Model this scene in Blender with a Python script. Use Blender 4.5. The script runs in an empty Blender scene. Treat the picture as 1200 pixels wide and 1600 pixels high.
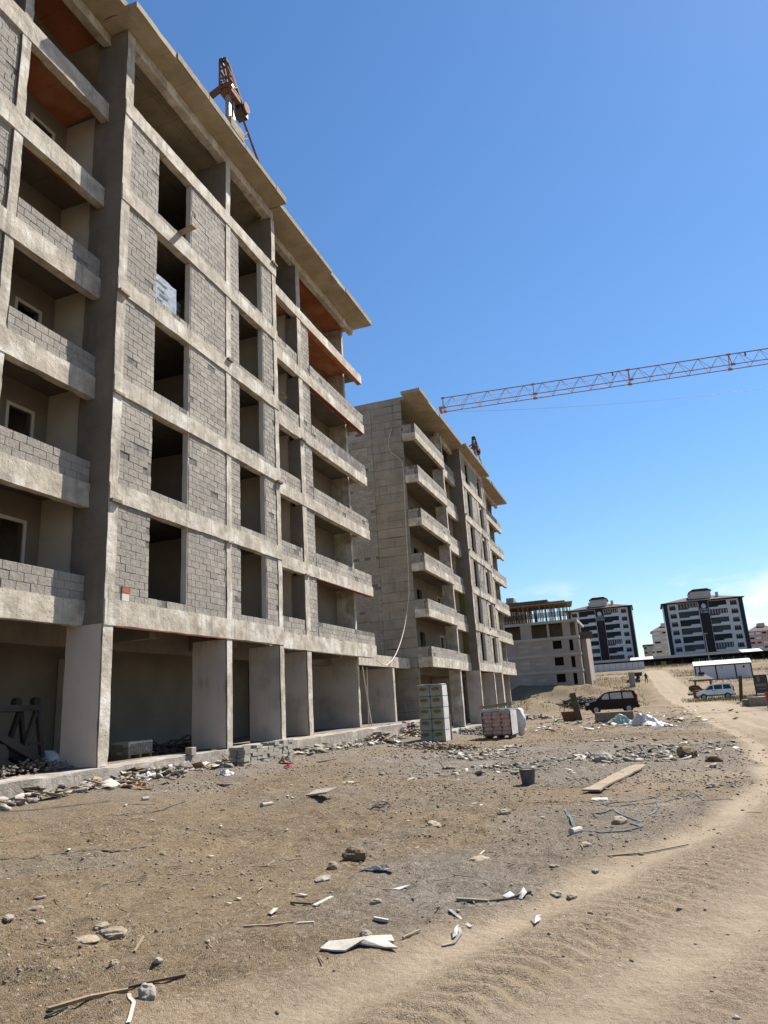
import bpy, math, random
import numpy as np
from mathutils import Vector, Matrix

random.seed(7)
RNG = np.random.default_rng(11)
scn = bpy.context.scene
COL = scn.collection

# ------------------------------------------------------------------ camera
FPX, YAW, PITCH, ROLL, CAMH = 1110.0, math.radians(19.005), math.radians(15.112), math.radians(3.588), 1.6
_f = np.array([-math.sin(YAW) * math.cos(PITCH), math.cos(YAW) * math.cos(PITCH), math.sin(PITCH)])
_r = np.array([math.cos(YAW), math.sin(YAW), 0.0])
_u = np.cross(_r, _f)
CR = math.cos(ROLL) * _r - math.sin(ROLL) * _u
CU = math.sin(ROLL) * _r + math.cos(ROLL) * _u
CF = _f
CAM = np.array([0.0, 0.0, CAMH])
cam_data = bpy.data.cameras.new('camera')
cam = bpy.data.objects.new('camera', cam_data)
COL.objects.link(cam)
cam_data.sensor_fit = 'VERTICAL'
cam_data.sensor_height = 32.0
cam_data.lens = FPX / 1600.0 * 32.0
cam_data.clip_start = 0.05
cam_data.clip_end = 6000.0
cam.matrix_world = Matrix(((CR[0], CU[0], -CF[0], 0), (CR[1], CU[1], -CF[1], 0), (CR[2], CU[2], -CF[2], CAMH), (0, 0, 0, 1)))
scn.camera = cam

# ------------------------------------------------------------------ sky, sun, exposure
SUN_EL, SUN_AZ = math.radians(52.0), math.radians(31.0)      # azimuth clockwise from +Y
world = bpy.data.worlds.new('World')
scn.world = world
world.use_nodes = True
wn, wl = world.node_tree.nodes, world.node_tree.links
wn.clear()
w_out = wn.new('ShaderNodeOutputWorld')
w_bg = wn.new('ShaderNodeBackground')
w_sky = wn.new('ShaderNodeTexSky')
w_sky.sky_type = 'NISHITA'
w_sky.sun_disc = False
w_sky.sun_elevation = SUN_EL
w_sky.sun_rotation = SUN_AZ
w_sky.altitude = 300.0
w_sky.air_density = 1.35
w_sky.dust_density = 0.12
w_sky.ozone_density = 8.0
w_tc = wn.new('ShaderNodeTexCoord')
w_map = wn.new('ShaderNodeMapping'); w_map.inputs['Scale'].default_value = (5.0, 5.0, 16.0); w_map.inputs['Location'].default_value = (2.0, 20.0, 4.0); w_map.inputs['Rotation'].default_value = (0, 0, math.radians(17))
w_noi = wn.new('ShaderNodeTexNoise'); w_noi.inputs['Scale'].default_value = 1.0; w_noi.inputs['Detail'].default_value = 9.0
w_noi.inputs['Roughness'].default_value = 0.56
w_rmp = wn.new('ShaderNodeValToRGB'); w_rmp.color_ramp.elements[0].position = 0.50; w_rmp.color_ramp.elements[1].position = 0.62
w_sep = wn.new('ShaderNodeSeparateXYZ')
w_el = wn.new('ShaderNodeValToRGB')
for _p, _v in ((0.0, 1.0), (0.10, 1.0), (0.15, 0.0)):
    _e = w_el.color_ramp.elements[0] if _p == 0.0 else w_el.color_ramp.elements.new(_p)
    _e.position = _p; _e.color = (_v, _v, _v, 1)
w_el.color_ramp.elements[-1].color = (0, 0, 0, 1)
w_mul = wn.new('ShaderNodeMath'); w_mul.operation = 'MULTIPLY'
w_mix = wn.new('ShaderNodeMixRGB'); w_mix.inputs['Color2'].default_value = (8.2, 8.5, 8.9, 1)
wl.new(w_tc.outputs['Generated'], w_map.inputs['Vector'])
wl.new(w_map.outputs['Vector'], w_noi.inputs['Vector'])
wl.new(w_noi.outputs['Fac'], w_rmp.inputs['Fac'])
wl.new(w_tc.outputs['Generated'], w_sep.inputs['Vector'])
wl.new(w_sep.outputs['Z'], w_el.inputs['Fac'])
wl.new(w_rmp.outputs['Color'], w_mul.inputs[0]); wl.new(w_el.outputs['Color'], w_mul.inputs[1])
wl.new(w_mul.outputs[0], w_mix.inputs['Fac']); w_hs = wn.new('ShaderNodeHueSaturation'); w_hs.inputs['Saturation'].default_value = 1.08; w_hs.inputs['Value'].default_value = 1.04
wl.new(w_sky.outputs['Color'], w_hs.inputs['Color']); wl.new(w_hs.outputs['Color'], w_mix.inputs['Color1'])
wl.new(w_mix.outputs['Color'], w_bg.inputs['Color'])
w_bg.inputs['Strength'].default_value = 0.065
wl.new(w_bg.outputs['Background'], w_out.inputs['Surface'])

sun_data = bpy.data.lights.new('sun', 'SUN')
sun_data.energy = 5.0
sun_data.angle = math.radians(0.55)
sun_data.color = (1.0, 0.95, 0.87)
sun = bpy.data.objects.new('sun', sun_data)
COL.objects.link(sun)
sun.location = (20, 30, 60)
_sd = Vector((math.sin(SUN_AZ) * math.cos(SUN_EL), math.cos(SUN_AZ) * math.cos(SUN_EL), math.sin(SUN_EL)))
sun.rotation_euler = _sd.to_track_quat('Z', 'Y').to_euler()
scn.view_settings.view_transform = 'Standard'
scn.view_settings.look = 'None'
scn.view_settings.gamma = 1.0
scn.view_settings.exposure = 1.05
scn.cycles.max_bounces = 6
scn.cycles.diffuse_bounces = 4
scn.cycles.use_adaptive_sampling = True
scn.cycles.use_denoising = True


# ------------------------------------------------------------------ pixel rays (photo pixels, 1200 x 1600)
def ray(px, py):
    d = CF * FPX + CR * (px - 600.0) + CU * (800.0 - py)
    return d / np.linalg.norm(d)


def on_x(px, py, x):
    d = ray(px, py); t = (x - CAM[0]) / d[0]; return CAM + d * t


def on_y(px, py, y):
    d = ray(px, py); t = (y - CAM[1]) / d[1]; return CAM + d * t


def on_z(px, py, z):
    d = ray(px, py); t = (z - CAM[2]) / d[2]; return CAM + d * t


def depth_of(p):
    return float(np.dot(np.asarray(p) - CAM, CF))


# ------------------------------------------------------------------ numpy value noise
def _hash(ix, iy, iz, seed):
    h = (ix * 374761393 + iy * 668265263 + iz * 2147483647 + seed * 974634541) & 0xFFFFFFFF
    h = ((h ^ (h >> 13)) * 1274126177) & 0xFFFFFFFF
    h = ((h ^ (h >> 16)) * 2246822519) & 0xFFFFFFFF
    return ((h ^ (h >> 15)) & 0xFFFFFF) / float(0xFFFFFF)


def vnoise(x, y, z=0.0, seed=0):
    x = np.asarray(x, float); y = np.asarray(y, float); z = np.zeros_like(x) + z
    ix, iy, iz = np.floor(x).astype(np.int64), np.floor(y).astype(np.int64), np.floor(z).astype(np.int64)
    fx, fy, fz = x - ix, y - iy, z - iz
    fx = fx * fx * (3 - 2 * fx); fy = fy * fy * (3 - 2 * fy); fz = fz * fz * (3 - 2 * fz)
    r = 0.0
    for a in (0, 1):
        for b in (0, 1):
            for c in (0, 1):
                w = (fx if a else 1 - fx) * (fy if b else 1 - fy) * (fz if c else 1 - fz)
                r = r + w * _hash(ix + a, iy + b, iz + c, seed)
    return r * 2 - 1


def fbm(x, y, octaves=4, seed=0, gain=0.5):
    r, a = 0.0, 1.0
    for k in range(octaves):
        r = r + a * vnoise(np.asarray(x) * 2 ** k, np.asarray(y) * 2 ** k, 0.37 * k, seed + k); a *= gain
    return r


def sstep(a, b, x):
    t = np.clip((np.asarray(x, float) - a) / (b - a), 0, 1); return t * t * (3 - 2 * t)


# ------------------------------------------------------------------ materials
MATS = {}


def mat(name, c1, c2=None, scale=2.0, rough=0.9, bump=0.25, bscale=45.0, streak=0.0, holes=0.0, island=0.0, metal=0.0,
        spec=0.3, c3=None, s3=0.6, grain=0.0, coat=0.0, lines=None, trans=0.0, alpha=1.0):
    m = bpy.data.materials.new(name); m.use_nodes = True
    nt = m.node_tree; N, L = nt.nodes, nt.links
    b = N['Principled BSDF']
    b.inputs['Roughness'].default_value = rough
    b.inputs['Metallic'].default_value = metal
    b.inputs['Specular IOR Level'].default_value = spec
    if coat: b.inputs['Coat Weight'].default_value = coat; b.inputs['Coat Roughness'].default_value = 0.08
    if trans: b.inputs['Transmission Weight'].default_value = trans
    if alpha < 1: b.inputs['Alpha'].default_value = alpha
    g = N.new('ShaderNodeNewGeometry'); pos = g.outputs['Position']

    def noise(sc, det=5.0, vec=pos, ro=0.55):
        n = N.new('ShaderNodeTexNoise'); n.inputs['Scale'].default_value = sc; n.inputs['Detail'].default_value = det
        n.inputs['Roughness'].default_value = ro
        L.new(vec, n.inputs['Vector']); return n.outputs['Fac']

    def ramp(v, a, b_):
        r = N.new('ShaderNodeMapRange'); r.inputs['From Min'].default_value = a; r.inputs['From Max'].default_value = b_
        L.new(v, r.inputs['Value']); return r.outputs['Result']

    def mixc(f, a, b_, mode='MIX'):
        x = N.new('ShaderNodeMixRGB'); x.blend_type = mode
        if hasattr(f, 'default_value') or not isinstance(f, float): L.new(f, x.inputs['Fac'])
        else: x.inputs['Fac'].default_value = f
        for s, v in (('Color1', a), ('Color2', b_)):
            if isinstance(v, tuple): x.inputs[s].default_value = (v[0], v[1], v[2], 1)
            else: L.new(v, x.inputs[s])
        return x.outputs['Color']

    def mulf(v, k):
        x = N.new('ShaderNodeMath'); x.operation = 'MULTIPLY'; L.new(v, x.inputs[0])
        if isinstance(k, float): x.inputs[1].default_value = k
        else: L.new(k, x.inputs[1])
        return x.outputs[0]

    def mapped(s):
        mp = N.new('ShaderNodeMapping'); mp.inputs['Scale'].default_value = s; L.new(pos, mp.inputs['Vector']); return mp.outputs['Vector']
    c = mixc(ramp(noise(scale), 0.32, 0.68), c1, c2 or tuple(0.72 * v for v in c1))
    if c3: c = mixc(ramp(noise(s3, 6.0), 0.52, 0.66), c, c3)
    if streak:
        s = ramp(noise(1.0, 4.0, mapped((7.0, 7.0, 0.5))), 0.5, 0.75)
        c = mixc(mulf(mulf(s, ramp(noise(0.7), 0.4, 0.62)), streak), c, tuple(0.38 * v for v in c1))
    if grain:
        s = ramp(noise(1.0, 3.0, mapped((60.0, 60.0, 5.0))), 0.4, 0.7); c = mixc(mulf(s, grain), c, tuple(0.55 * v for v in c1))
    hgt = noise(bscale, 4.0)
    hgt2 = noise(bscale * 0.13, 4.0)
    add = N.new('ShaderNodeMath'); add.operation = 'MULTIPLY_ADD'; L.new(hgt2, add.inputs[0]); add.inputs[1].default_value = 2.2; L.new(hgt, add.inputs[2])
    hout = add.outputs[0]
    if holes:
        v = N.new('ShaderNodeTexVoronoi'); v.inputs['Scale'].default_value = 11.0; L.new(pos, v.inputs['Vector'])
        hh = ramp(v.outputs['Distance'], 0.19, 0.10)
        keep = ramp(noise(2.1), 0.5, 0.56)
        hm = mulf(hh, keep)
        c = mixc(mulf(hm, holes), c, tuple(0.22 * q for q in c1))
        sub = N.new('ShaderNodeMath'); sub.operation = 'SUBTRACT'; L.new(hout, sub.inputs[0]); L.new(mulf(hm, 1.5), sub.inputs[1]); hout = sub.outputs[0]
    if lines:                                            # board marks left by formwork: (axis, spacing, strength)
        sx = N.new('ShaderNodeSeparateXYZ'); L.new(pos, sx.inputs[0])
        dv = N.new('ShaderNodeMath'); dv.operation = 'DIVIDE'; L.new(sx.outputs[lines[0]], dv.inputs[0]); dv.inputs[1].default_value = lines[1]
        wv = N.new('ShaderNodeMath'); wv.operation = 'ADD'; L.new(dv.outputs[0], wv.inputs[0]); L.new(mulf(noise(1.5), 0.02), wv.inputs[1])
        fr = N.new('ShaderNodeMath'); fr.operation = 'FRACT'; L.new(wv.outputs[0], fr.inputs[0])
        lm = ramp(fr.outputs[0], 0.035, 0.0)
        lm = mulf(lm, ramp(noise(1.1), 0.35, 0.6))
        c = mixc(mulf(lm, lines[2]), c, tuple(0.35 * q for q in c1))
    if island:
        hs = N.new('ShaderNodeHueSaturation'); L.new(c, hs.inputs['Color'])
        mr = N.new('ShaderNodeMapRange'); mr.inputs['To Min'].default_value = 1 - island; mr.inputs['To Max'].default_value = 1 + island
        L.new(g.outputs['Random Per Island'], mr.inputs['Value']); L.new(mr.outputs['Result'], hs.inputs['Value'])
        c = hs.outputs['Color']
    L.new(c, b.inputs['Base Color'])
    if bump:
        bp = N.new('ShaderNodeBump'); bp.inputs['Strength'].default_value = bump; bp.inputs['Distance'].default_value = 0.02
        L.new(hout, bp.inputs['Height']); L.new(bp.outputs['Normal'], b.inputs['Normal'])
    MATS[name] = m
    return m


mat('concrete', (0.51, 0.45, 0.36), (0.29, 0.25, 0.195), 2.6, streak=1.0, holes=0.9, bump=0.5, bscale=60, c3=(0.60, 0.56, 0.485), s3=1.1, lines=(1, 1.31, 0.7))
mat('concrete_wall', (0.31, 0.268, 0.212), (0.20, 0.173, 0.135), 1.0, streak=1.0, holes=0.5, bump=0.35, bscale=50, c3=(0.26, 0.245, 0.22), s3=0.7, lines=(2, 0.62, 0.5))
mat('concrete_dark', (0.19, 0.157, 0.122), (0.13, 0.108, 0.085), 1.2, streak=0.5, holes=0.4, bump=0.3, bscale=50, c3=(0.16, 0.14, 0.115), s3=0.6, lines=(2, 1.5, 0.3))  # darker copy of concrete; also holds the shade of unlit sides and interiors
mat('concrete_soffit', (0.15, 0.128, 0.095), (0.105, 0.09, 0.065), 1.2, bump=0.2, bscale=40, holes=0.4, c3=(0.17, 0.15, 0.115), lines=(1, 1.15, 0.7))  # darker than the eave soffit: room shade put into the colour
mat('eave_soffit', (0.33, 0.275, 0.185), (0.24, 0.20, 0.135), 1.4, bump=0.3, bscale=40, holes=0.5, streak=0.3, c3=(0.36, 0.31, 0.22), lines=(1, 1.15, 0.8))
mat('plinth', (0.33, 0.285, 0.235), (0.20, 0.175, 0.145), 2.3, streak=0.5, holes=0.9, bump=0.8, bscale=30, c3=(0.38, 0.35, 0.305), s3=1.4)
mat('plaster', (0.50, 0.44, 0.385), (0.43, 0.378, 0.33), 0.9, bump=0.12, bscale=90, rough=0.93, c3=(0.36, 0.31, 0.262), s3=0.7, streak=0.45, holes=0.35)
mat('plaster_light', (0.52, 0.455, 0.37), (0.42, 0.37, 0.30), 0.8, bump=0.1, bscale=60)
mat('plaster_inner', (0.20, 0.17, 0.13), (0.155, 0.132, 0.10), 0.7, bump=0.1, bscale=60)  # darkened plaster: shade of the inner rooms put into the colour
mat('jamb', (0.55, 0.50, 0.43), (0.46, 0.42, 0.36), 2.0, bump=0.2, bscale=60)
mat('block', (0.305, 0.274, 0.232), (0.245, 0.219, 0.186), 5.0, bump=0.55, bscale=95, holes=0.6, island=0.17, c3=(0.345, 0.308, 0.255), s3=0.55)
mat('mortar', (0.155, 0.142, 0.125), (0.095, 0.088, 0.078), 6.0, bump=0.6, bscale=60, c3=(0.24, 0.222, 0.196), s3=2.2)
mat('form_ply', (0.40, 0.135, 0.055), (0.27, 0.092, 0.042), 1.1, bump=0.1, bscale=40, lines=(1, 1.25, 0.8), c3=(0.42, 0.19, 0.10))
mat('red_edge', (0.20, 0.04, 0.025), (0.13, 0.038, 0.027), 4.0, bump=0.2)
mat('olive_paint', (0.15, 0.13, 0.035), (0.12, 0.105, 0.03), 1.0, bump=0.1)
mat('timber', (0.30, 0.215, 0.125), (0.21, 0.148, 0.088), 3.0, grain=0.7, bump=0.3, bscale=70, island=0.2)
mat('timber_old', (0.33, 0.26, 0.18), (0.20, 0.155, 0.107), 3.0, grain=0.8, bump=0.5, bscale=70, island=0.12)
mat('timber_dark', (0.12, 0.085, 0.055), (0.07, 0.05, 0.035), 3.0, grain=0.6, bump=0.4, bscale=70, island=0.2)
mat('rust', (0.20, 0.085, 0.04), (0.10, 0.045, 0.028), 6.0, rough=0.8, bump=0.4, bscale=40, metal=0.15)
mat('crane_orange', (0.42, 0.185, 0.05), (0.26, 0.115, 0.045), 3.0, rough=0.55, bump=0.15)
mat('steel_grey', (0.33, 0.31, 0.28), (0.20, 0.18, 0.16), 5.0, rough=0.5, metal=0.5, bump=0.2)
mat('steel_dark', (0.045, 0.035, 0.03), (0.025, 0.02, 0.018), 5.0, rough=0.6, bump=0.2)
mat('white_plastic', (0.58, 0.57, 0.545), (0.42, 0.41, 0.39), 5.0, rough=0.4, bump=0.5, bscale=14, spec=0.5)
mat('white_board', (0.47, 0.435, 0.38), (0.32, 0.285, 0.235), 4.0, rough=0.8, bump=0.3)
mat('green_plastic', (0.36, 0.46, 0.40), (0.22, 0.32, 0.27), 4.0, rough=0.4, bump=0.4, bscale=14)
mat('strap_green', (0.05, 0.066, 0.05), (0.13, 0.15, 0.125), 3.0, rough=0.35, bump=0.1, island=0.3)
mat('black_rubber', (0.022, 0.02, 0.019), (0.04, 0.036, 0.032), 3.0, rough=0.8, bump=0.3)
mat('stone', (0.29, 0.235, 0.165), (0.20, 0.16, 0.112), 6.0, bump=0.7, bscale=40, island=0.25)
mat('stone_grey', (0.30, 0.265, 0.22), (0.19, 0.168, 0.14), 6.0, bump=0.7, bscale=40, island=0.35)
mat('pebble', (0.26, 0.21, 0.15), (0.165, 0.13, 0.092), 8.0, bump=0.4, bscale=60, island=0.42)
mat('clod', (0.17, 0.117, 0.066), (0.11, 0.076, 0.045), 6.0, bump=1.0, bscale=35, island=0.2)
mat('cardboard', (0.27, 0.185, 0.11), (0.19, 0.13, 0.08), 4.0, bump=0.2)
mat('brick_red', (0.33, 0.12, 0.06), (0.24, 0.085, 0.045), 5.0, bump=0.5, island=0.15)
mat('wool_pack', (0.29, 0.295, 0.24), (0.19, 0.21, 0.155), 6.0, rough=0.35, bump=0.35, bscale=12, spec=0.5, island=0.1)
mat('wool_label', (0.135, 0.105, 0.032), (0.10, 0.08, 0.028), 8.0, rough=0.4, bump=0.15)
mat('wool_rim', (0.27, 0.262, 0.23), (0.22, 0.215, 0.19), 8.0, rough=0.4, bump=0.1)
mat('sack_pink', (0.36, 0.20, 0.175), (0.46, 0.37, 0.345), 5.0, rough=0.5, bump=0.4, bscale=12, island=0.22)
mat('film_blue', (0.20, 0.27, 0.33), (0.30, 0.34, 0.36), 7.0, rough=0.25, bump=0.6, bscale=10, spec=0.6)
mat('bag_grey', (0.36, 0.37, 0.39), (0.20, 0.21, 0.23), 9.0, rough=0.25, bump=0.7, bscale=12, spec=0.6, island=0.2)
mat('bag_black', (0.03, 0.03, 0.034), (0.05, 0.05, 0.055), 3.0, rough=0.4, bump=0.2)
mat('hose', (0.52, 0.47, 0.39), (0.42, 0.37, 0.30), 3.0, rough=0.6, bump=0.1)
mat('red_plastic', (0.46, 0.05, 0.035), (0.32, 0.04, 0.03), 4.0, rough=0.5, bump=0.2)
mat('pink_cloth', (0.50, 0.06, 0.13), (0.35, 0.05, 0.09), 4.0, bump=0.4, bscale=14)
mat('navy_wall', (0.020, 0.024, 0.034), (0.015, 0.018, 0.026), 0.5, rough=0.7, bump=0)
mat('brown_wall', (0.030, 0.019, 0.020), (0.022, 0.014, 0.015), 0.5, rough=0.7, bump=0)
mat('white_wall', (0.60, 0.59, 0.58), (0.56, 0.55, 0.54), 0.4, rough=0.85, bump=0)
mat('cream_wall', (0.55, 0.50, 0.42), (0.48, 0.44, 0.37), 0.3, rough=0.85, bump=0)
mat('pink_wall', (0.50, 0.37, 0.31), (0.44, 0.32, 0.27), 0.3, rough=0.85, bump=0)
mat('dark_glass', (0.008, 0.011, 0.016), (0.012, 0.016, 0.022), 0.6, rough=0.3, spec=0.15, bump=0)
mat('grey_glass', (0.075, 0.08, 0.08), (0.03, 0.033, 0.034), 0.35, rough=0.3, spec=0.2, bump=0)
mat('rail_dark', (0.022, 0.024, 0.026), None, 2.0, rough=0.5, bump=0)
mat('pvc_white', (0.62, 0.62, 0.61), None, 2.0, rough=0.5, bump=0)
mat('roof_tile', (0.072, 0.036, 0.030), (0.052, 0.030, 0.026), 1.0, rough=0.85, bump=0.4, bscale=3)
mat('roof_navy', (0.012, 0.016, 0.024), (0.009, 0.012, 0.018), 0.5, rough=0.85, spec=0.1, bump=0)
mat('render_wall', (0.31, 0.262, 0.218), (0.255, 0.213, 0.18), 0.25, streak=0.3, bump=0.15, bscale=20, c3=(0.27, 0.20, 0.175), s3=0.2)
mat('render_band', (0.37, 0.322, 0.268), (0.30, 0.262, 0.22), 0.3, streak=0.4, bump=0.15, bscale=20)
mat('void', (0.012, 0.011, 0.010), None, 1.0, bump=0)  # near-black, painted stand-in for unlit rooms behind openings
mat('cabin_white', (0.56, 0.54, 0.535), (0.52, 0.50, 0.495), 0.7, rough=0.6, bump=0)
mat('cabin_roof', (0.62, 0.62, 0.62), (0.58, 0.58, 0.58), 2.0, rough=0.45, bump=0)
mat('paint_white', (0.74, 0.74, 0.73), (0.70, 0.70, 0.69), 1.0, rough=0.35, coat=0.5, bump=0)
mat('paint_maroon', (0.018, 0.010, 0.010), (0.024, 0.014, 0.013), 2.0, rough=0.6, spec=0.2, bump=0)
mat('trim_black', (0.02, 0.02, 0.02), None, 2.0, rough=0.7, bump=0)
mat('glass_car', (0.015, 0.018, 0.02), None, 2.0, rough=0.06, spec=0.7, bump=0)
mat('glass_clear', (0.50, 0.47, 0.38), (0.33, 0.31, 0.25), 1.2, rough=0.1, spec=0.7, bump=0)
mat('lamp_lens', (0.55, 0.55, 0.55), None, 2.0, rough=0.15, bump=0)
mat('tail_red', (0.30, 0.015, 0.012), None, 2.0, rough=0.2, bump=0)
mat('alloy', (0.42, 0.42, 0.42), None, 2.0, rough=0.4, metal=0.6, bump=0)
mat('sign_dark', (0.055, 0.055, 0.05), (0.04, 0.04, 0.038), 1.0, rough=0.6, bump=0)
mat('sign_mark', (0.17, 0.16, 0.155), None, 1.0, rough=0.6, bump=0)
mat('kiosk_wood', (0.26, 0.12, 0.055), (0.18, 0.08, 0.04), 3.0, grain=0.4, bump=0.2)
mat('kiosk_roof', (0.24, 0.22, 0.175), (0.17, 0.155, 0.125), 3.0, bump=0.2)
mat('yellow_paint', (0.45, 0.40, 0.06), None, 1.0, bump=0)
mat('cloth_dark', (0.02, 0.02, 0.028), None, 2.0, bump=0)
mat('dry_blade', (0.27, 0.195, 0.08), (0.17, 0.13, 0.055), 3.0, bump=0, island=0.3)
mat('green_blade', (0.16, 0.17, 0.065), (0.22, 0.20, 0.08), 3.0, bump=0, island=0.3)
mat('sign_white', (0.55, 0.56, 0.60), None, 1.0, rough=0.5, bump=0)
mat('film_grey', (0.42, 0.43, 0.45), (0.24, 0.25, 0.27), 7.0, rough=0.2, bump=0.8, bscale=10, spec=0.7)
mat('bag_dark', (0.10, 0.095, 0.09), (0.06, 0.058, 0.056), 5.0, rough=0.3, bump=0.6, bscale=12, spec=0.6)
mat('timber_form', (0.24, 0.20, 0.15), (0.16, 0.13, 0.10), 3.0, grain=0.4, bump=0.3)
mat('bucket_grey', (0.075, 0.072, 0.066), (0.12, 0.115, 0.105), 6.0, rough=0.7, bump=0.3)
mat('scrap', (0.10, 0.115, 0.12), (0.05, 0.05, 0.05), 6.0, bump=0.4, island=0.5)


# ------------------------------------------------------------------ mesh collector and scene helpers
class MB:
    def __init__(self):
        self.v = []; self.f = []

    def add(self, vs, fs):
        o = len(self.v); self.v.extend([tuple(map(float, p)) for p in vs]); self.f.extend([tuple(i + o for i in q) for q in fs]); return self

    def box(self, x0, x1, y0, y1, z0, z1):
        return self.add([(x0, y0, z0), (x1, y0, z0), (x1, y1, z0), (x0, y1, z0), (x0, y0, z1), (x1, y0, z1), (x1, y1, z1), (x0, y1, z1)],
                        [(0, 3, 2, 1), (4, 5, 6, 7), (0, 1, 5, 4), (1, 2, 6, 5), (2, 3, 7, 6), (3, 0, 4, 7)])

    def cbox(self, x0, x1, y0, y1, z0, z1, c=0.008):      # box with chamfered edges
        V = []; F = []
        X, Y, Z = (x0, x1), (y0, y1), (z0, z1)
        idx = {}
        for i in (0, 1):
            for j in (0, 1):
                for k in (0, 1):
                    s = (1 - 2 * i, 1 - 2 * j, 1 - 2 * k)
                    for a in range(3):
                        p = [X[i] + c * s[0], Y[j] + c * s[1], Z[k] + c * s[2]]
                        p[a] = (X[i], Y[j], Z[k])[a]
                        idx[(i, j, k, a)] = len(V); V.append(p)
        for a in range(3):
            for e in (0, 1):
                q = []
                for (m, n) in ((0, 0), (1, 0), (1, 1), (0, 1)):
                    t = [0, 0, 0]; t[a] = e; t[(a + 1) % 3] = m; t[(a + 2) % 3] = n
                    q.append(idx[(t[0], t[1], t[2], a)])
                F.append(tuple(q if e else q[::-1]))
        for a in range(3):
            b, d = (a + 1) % 3, (a + 2) % 3
            for m in (0, 1):
                for n in (0, 1):
                    t0 = [0, 0, 0]; t1 = [0, 0, 0]; t0[b] = t1[b] = m; t0[d] = t1[d] = n; t1[a] = 1
                    q = [idx[(*t0, b)], idx[(*t1, b)], idx[(*t1, d)], idx[(*t0, d)]]
                    F.append(tuple(q if (m == n) else q[::-1]))
        for i in (0, 1):
            for j in (0, 1):
                for k in (0, 1):
                    q = [idx[(i, j, k, 0)], idx[(i, j, k, 1)], idx[(i, j, k, 2)]]
                    F.append(tuple(q if (i + j + k) % 2 else q[::-1]))
        return self.add(V, F)

    def rbox(self, x0, x1, y0, y1, z0, z1, seg=0.3, amp=0.009, chip=0.022, off=(0, 0, 0)):   # cast concrete: uneven faces, chipped edges
        lo, hi = np.array([x0, y0, z0], float), np.array([x1, y1, z1], float)
        for a in range(3):
            b, d = (a + 1) % 3, (a + 2) % 3
            nb = max(1, min(90, int(round((hi[b] - lo[b]) / seg)))); nd = max(1, min(90, int(round((hi[d] - lo[d]) / seg))))
            for e in (0, 1):
                tb, td = np.meshgrid(np.linspace(0, 1, nb + 1), np.linspace(0, 1, nd + 1), indexing='ij')
                P = np.zeros((tb.size, 3)); T = np.zeros((tb.size, 3))
                T[:, a] = e; T[:, b] = tb.ravel(); T[:, d] = td.ravel()
                P = lo + T * (hi - lo)
                ext = ((T < 1e-6) | (T > 1 - 1e-6)).sum(1) >= 2
                W = P + np.array(off)
                for q in range(3):
                    P[:, q] += amp * vnoise(W[:, 0] * 2.1, W[:, 1] * 2.1, W[:, 2] * 2.1, 31 + q)
                ch = np.clip(vnoise(W[:, 0] * 5.3, W[:, 1] * 5.3, W[:, 2] * 5.3, 77), 0, 1) ** 2 * chip
                cdir = np.sign(0.5 - T) * ((T < 1e-6) | (T > 1 - 1e-6))
                P[ext] += cdir[ext] * ch[ext][:, None]
                F = []
                for i in range(nb):
                    for j in range(nd):
                        q = (i * (nd + 1) + j, (i + 1) * (nd + 1) + j, (i + 1) * (nd + 1) + j + 1, i * (nd + 1) + j + 1)
                        F.append(q if e else q[::-1])
                self.add(P, F)
        return self

    def bar(self, p, q, w, h=None, up=(0, 0, 1)):          # rectangular bar between two points
        p, q = Vector(p), Vector(q); h = h or w
        d = (q - p).normalized(); s = d.cross(Vector(up))
        if s.length < 1e-4: s = d.cross(Vector((0, 1, 0)))
        s.normalize(); u = s.cross(d)
        V = [c + s * (a * w / 2) + u * (b * h / 2) for c in (p, q) for a, b in ((-1, -1), (1, -1), (1, 1), (-1, 1))]
        return self.add(V, [(3, 2, 1, 0), (4, 5, 6, 7), (0, 1, 5, 4), (1, 2, 6, 5), (2, 3, 7, 6), (3, 0, 4, 7)])

    def tube(self, pts, r, n=8, r2=None, caps=True):
        pts = [Vector(p) for p in pts]; m = len(pts); V = []; F = []
        prev = None
        for i, p in enumerate(pts):
            d = ((pts[min(i + 1, m - 1)]) - pts[max(i - 1, 0)]).normalized()
            s = d.cross(Vector((0, 0, 1))) if prev is None else prev - d * prev.dot(d)
            if s.length < 1e-4: s = d.cross(Vector((0, 1, 0)))
            s.normalize(); prev = s; u = s.cross(d)
            rr = r if r2 is None else r + (r2 - r) * i / max(1, m - 1)
            V += [p + (s * math.cos(2 * math.pi * k / n) + u * math.sin(2 * math.pi * k / n)) * rr for k in range(n)]
        for i in range(m - 1):
            for k in range(n):
                F.append((i * n + k, i * n + (k + 1) % n, (i + 1) * n + (k + 1) % n, (i + 1) * n + k))
        if caps:
            F.append(tuple(range(n - 1, -1, -1))); F.append(tuple(range((m - 1) * n, m * n)))
        return self.add(V, F)

    def strip(self, pts, w, t=0.003, up=(0, 0, 1)):         # flat band following a line
        for a, b in zip(pts[:-1], pts[1:]):
            self.bar(a, b, w, t, up)
        return self

    def prism(self, poly, axis, a0, a1):                    # polygon in the two other axes, extruded
        n = len(poly); V = []
        for a in (a0, a1):
            for (p, q) in poly:
                V.append({'x': (a, p, q), 'y': (p, a, q), 'z': (p, q, a)}[axis])
        F = [tuple(range(n - 1, -1, -1)), tuple(range(n, 2 * n))] + [(i, (i + 1) % n, n + (i + 1) % n, n + i) for i in range(n)]
        return self.add(V, F)

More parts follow.
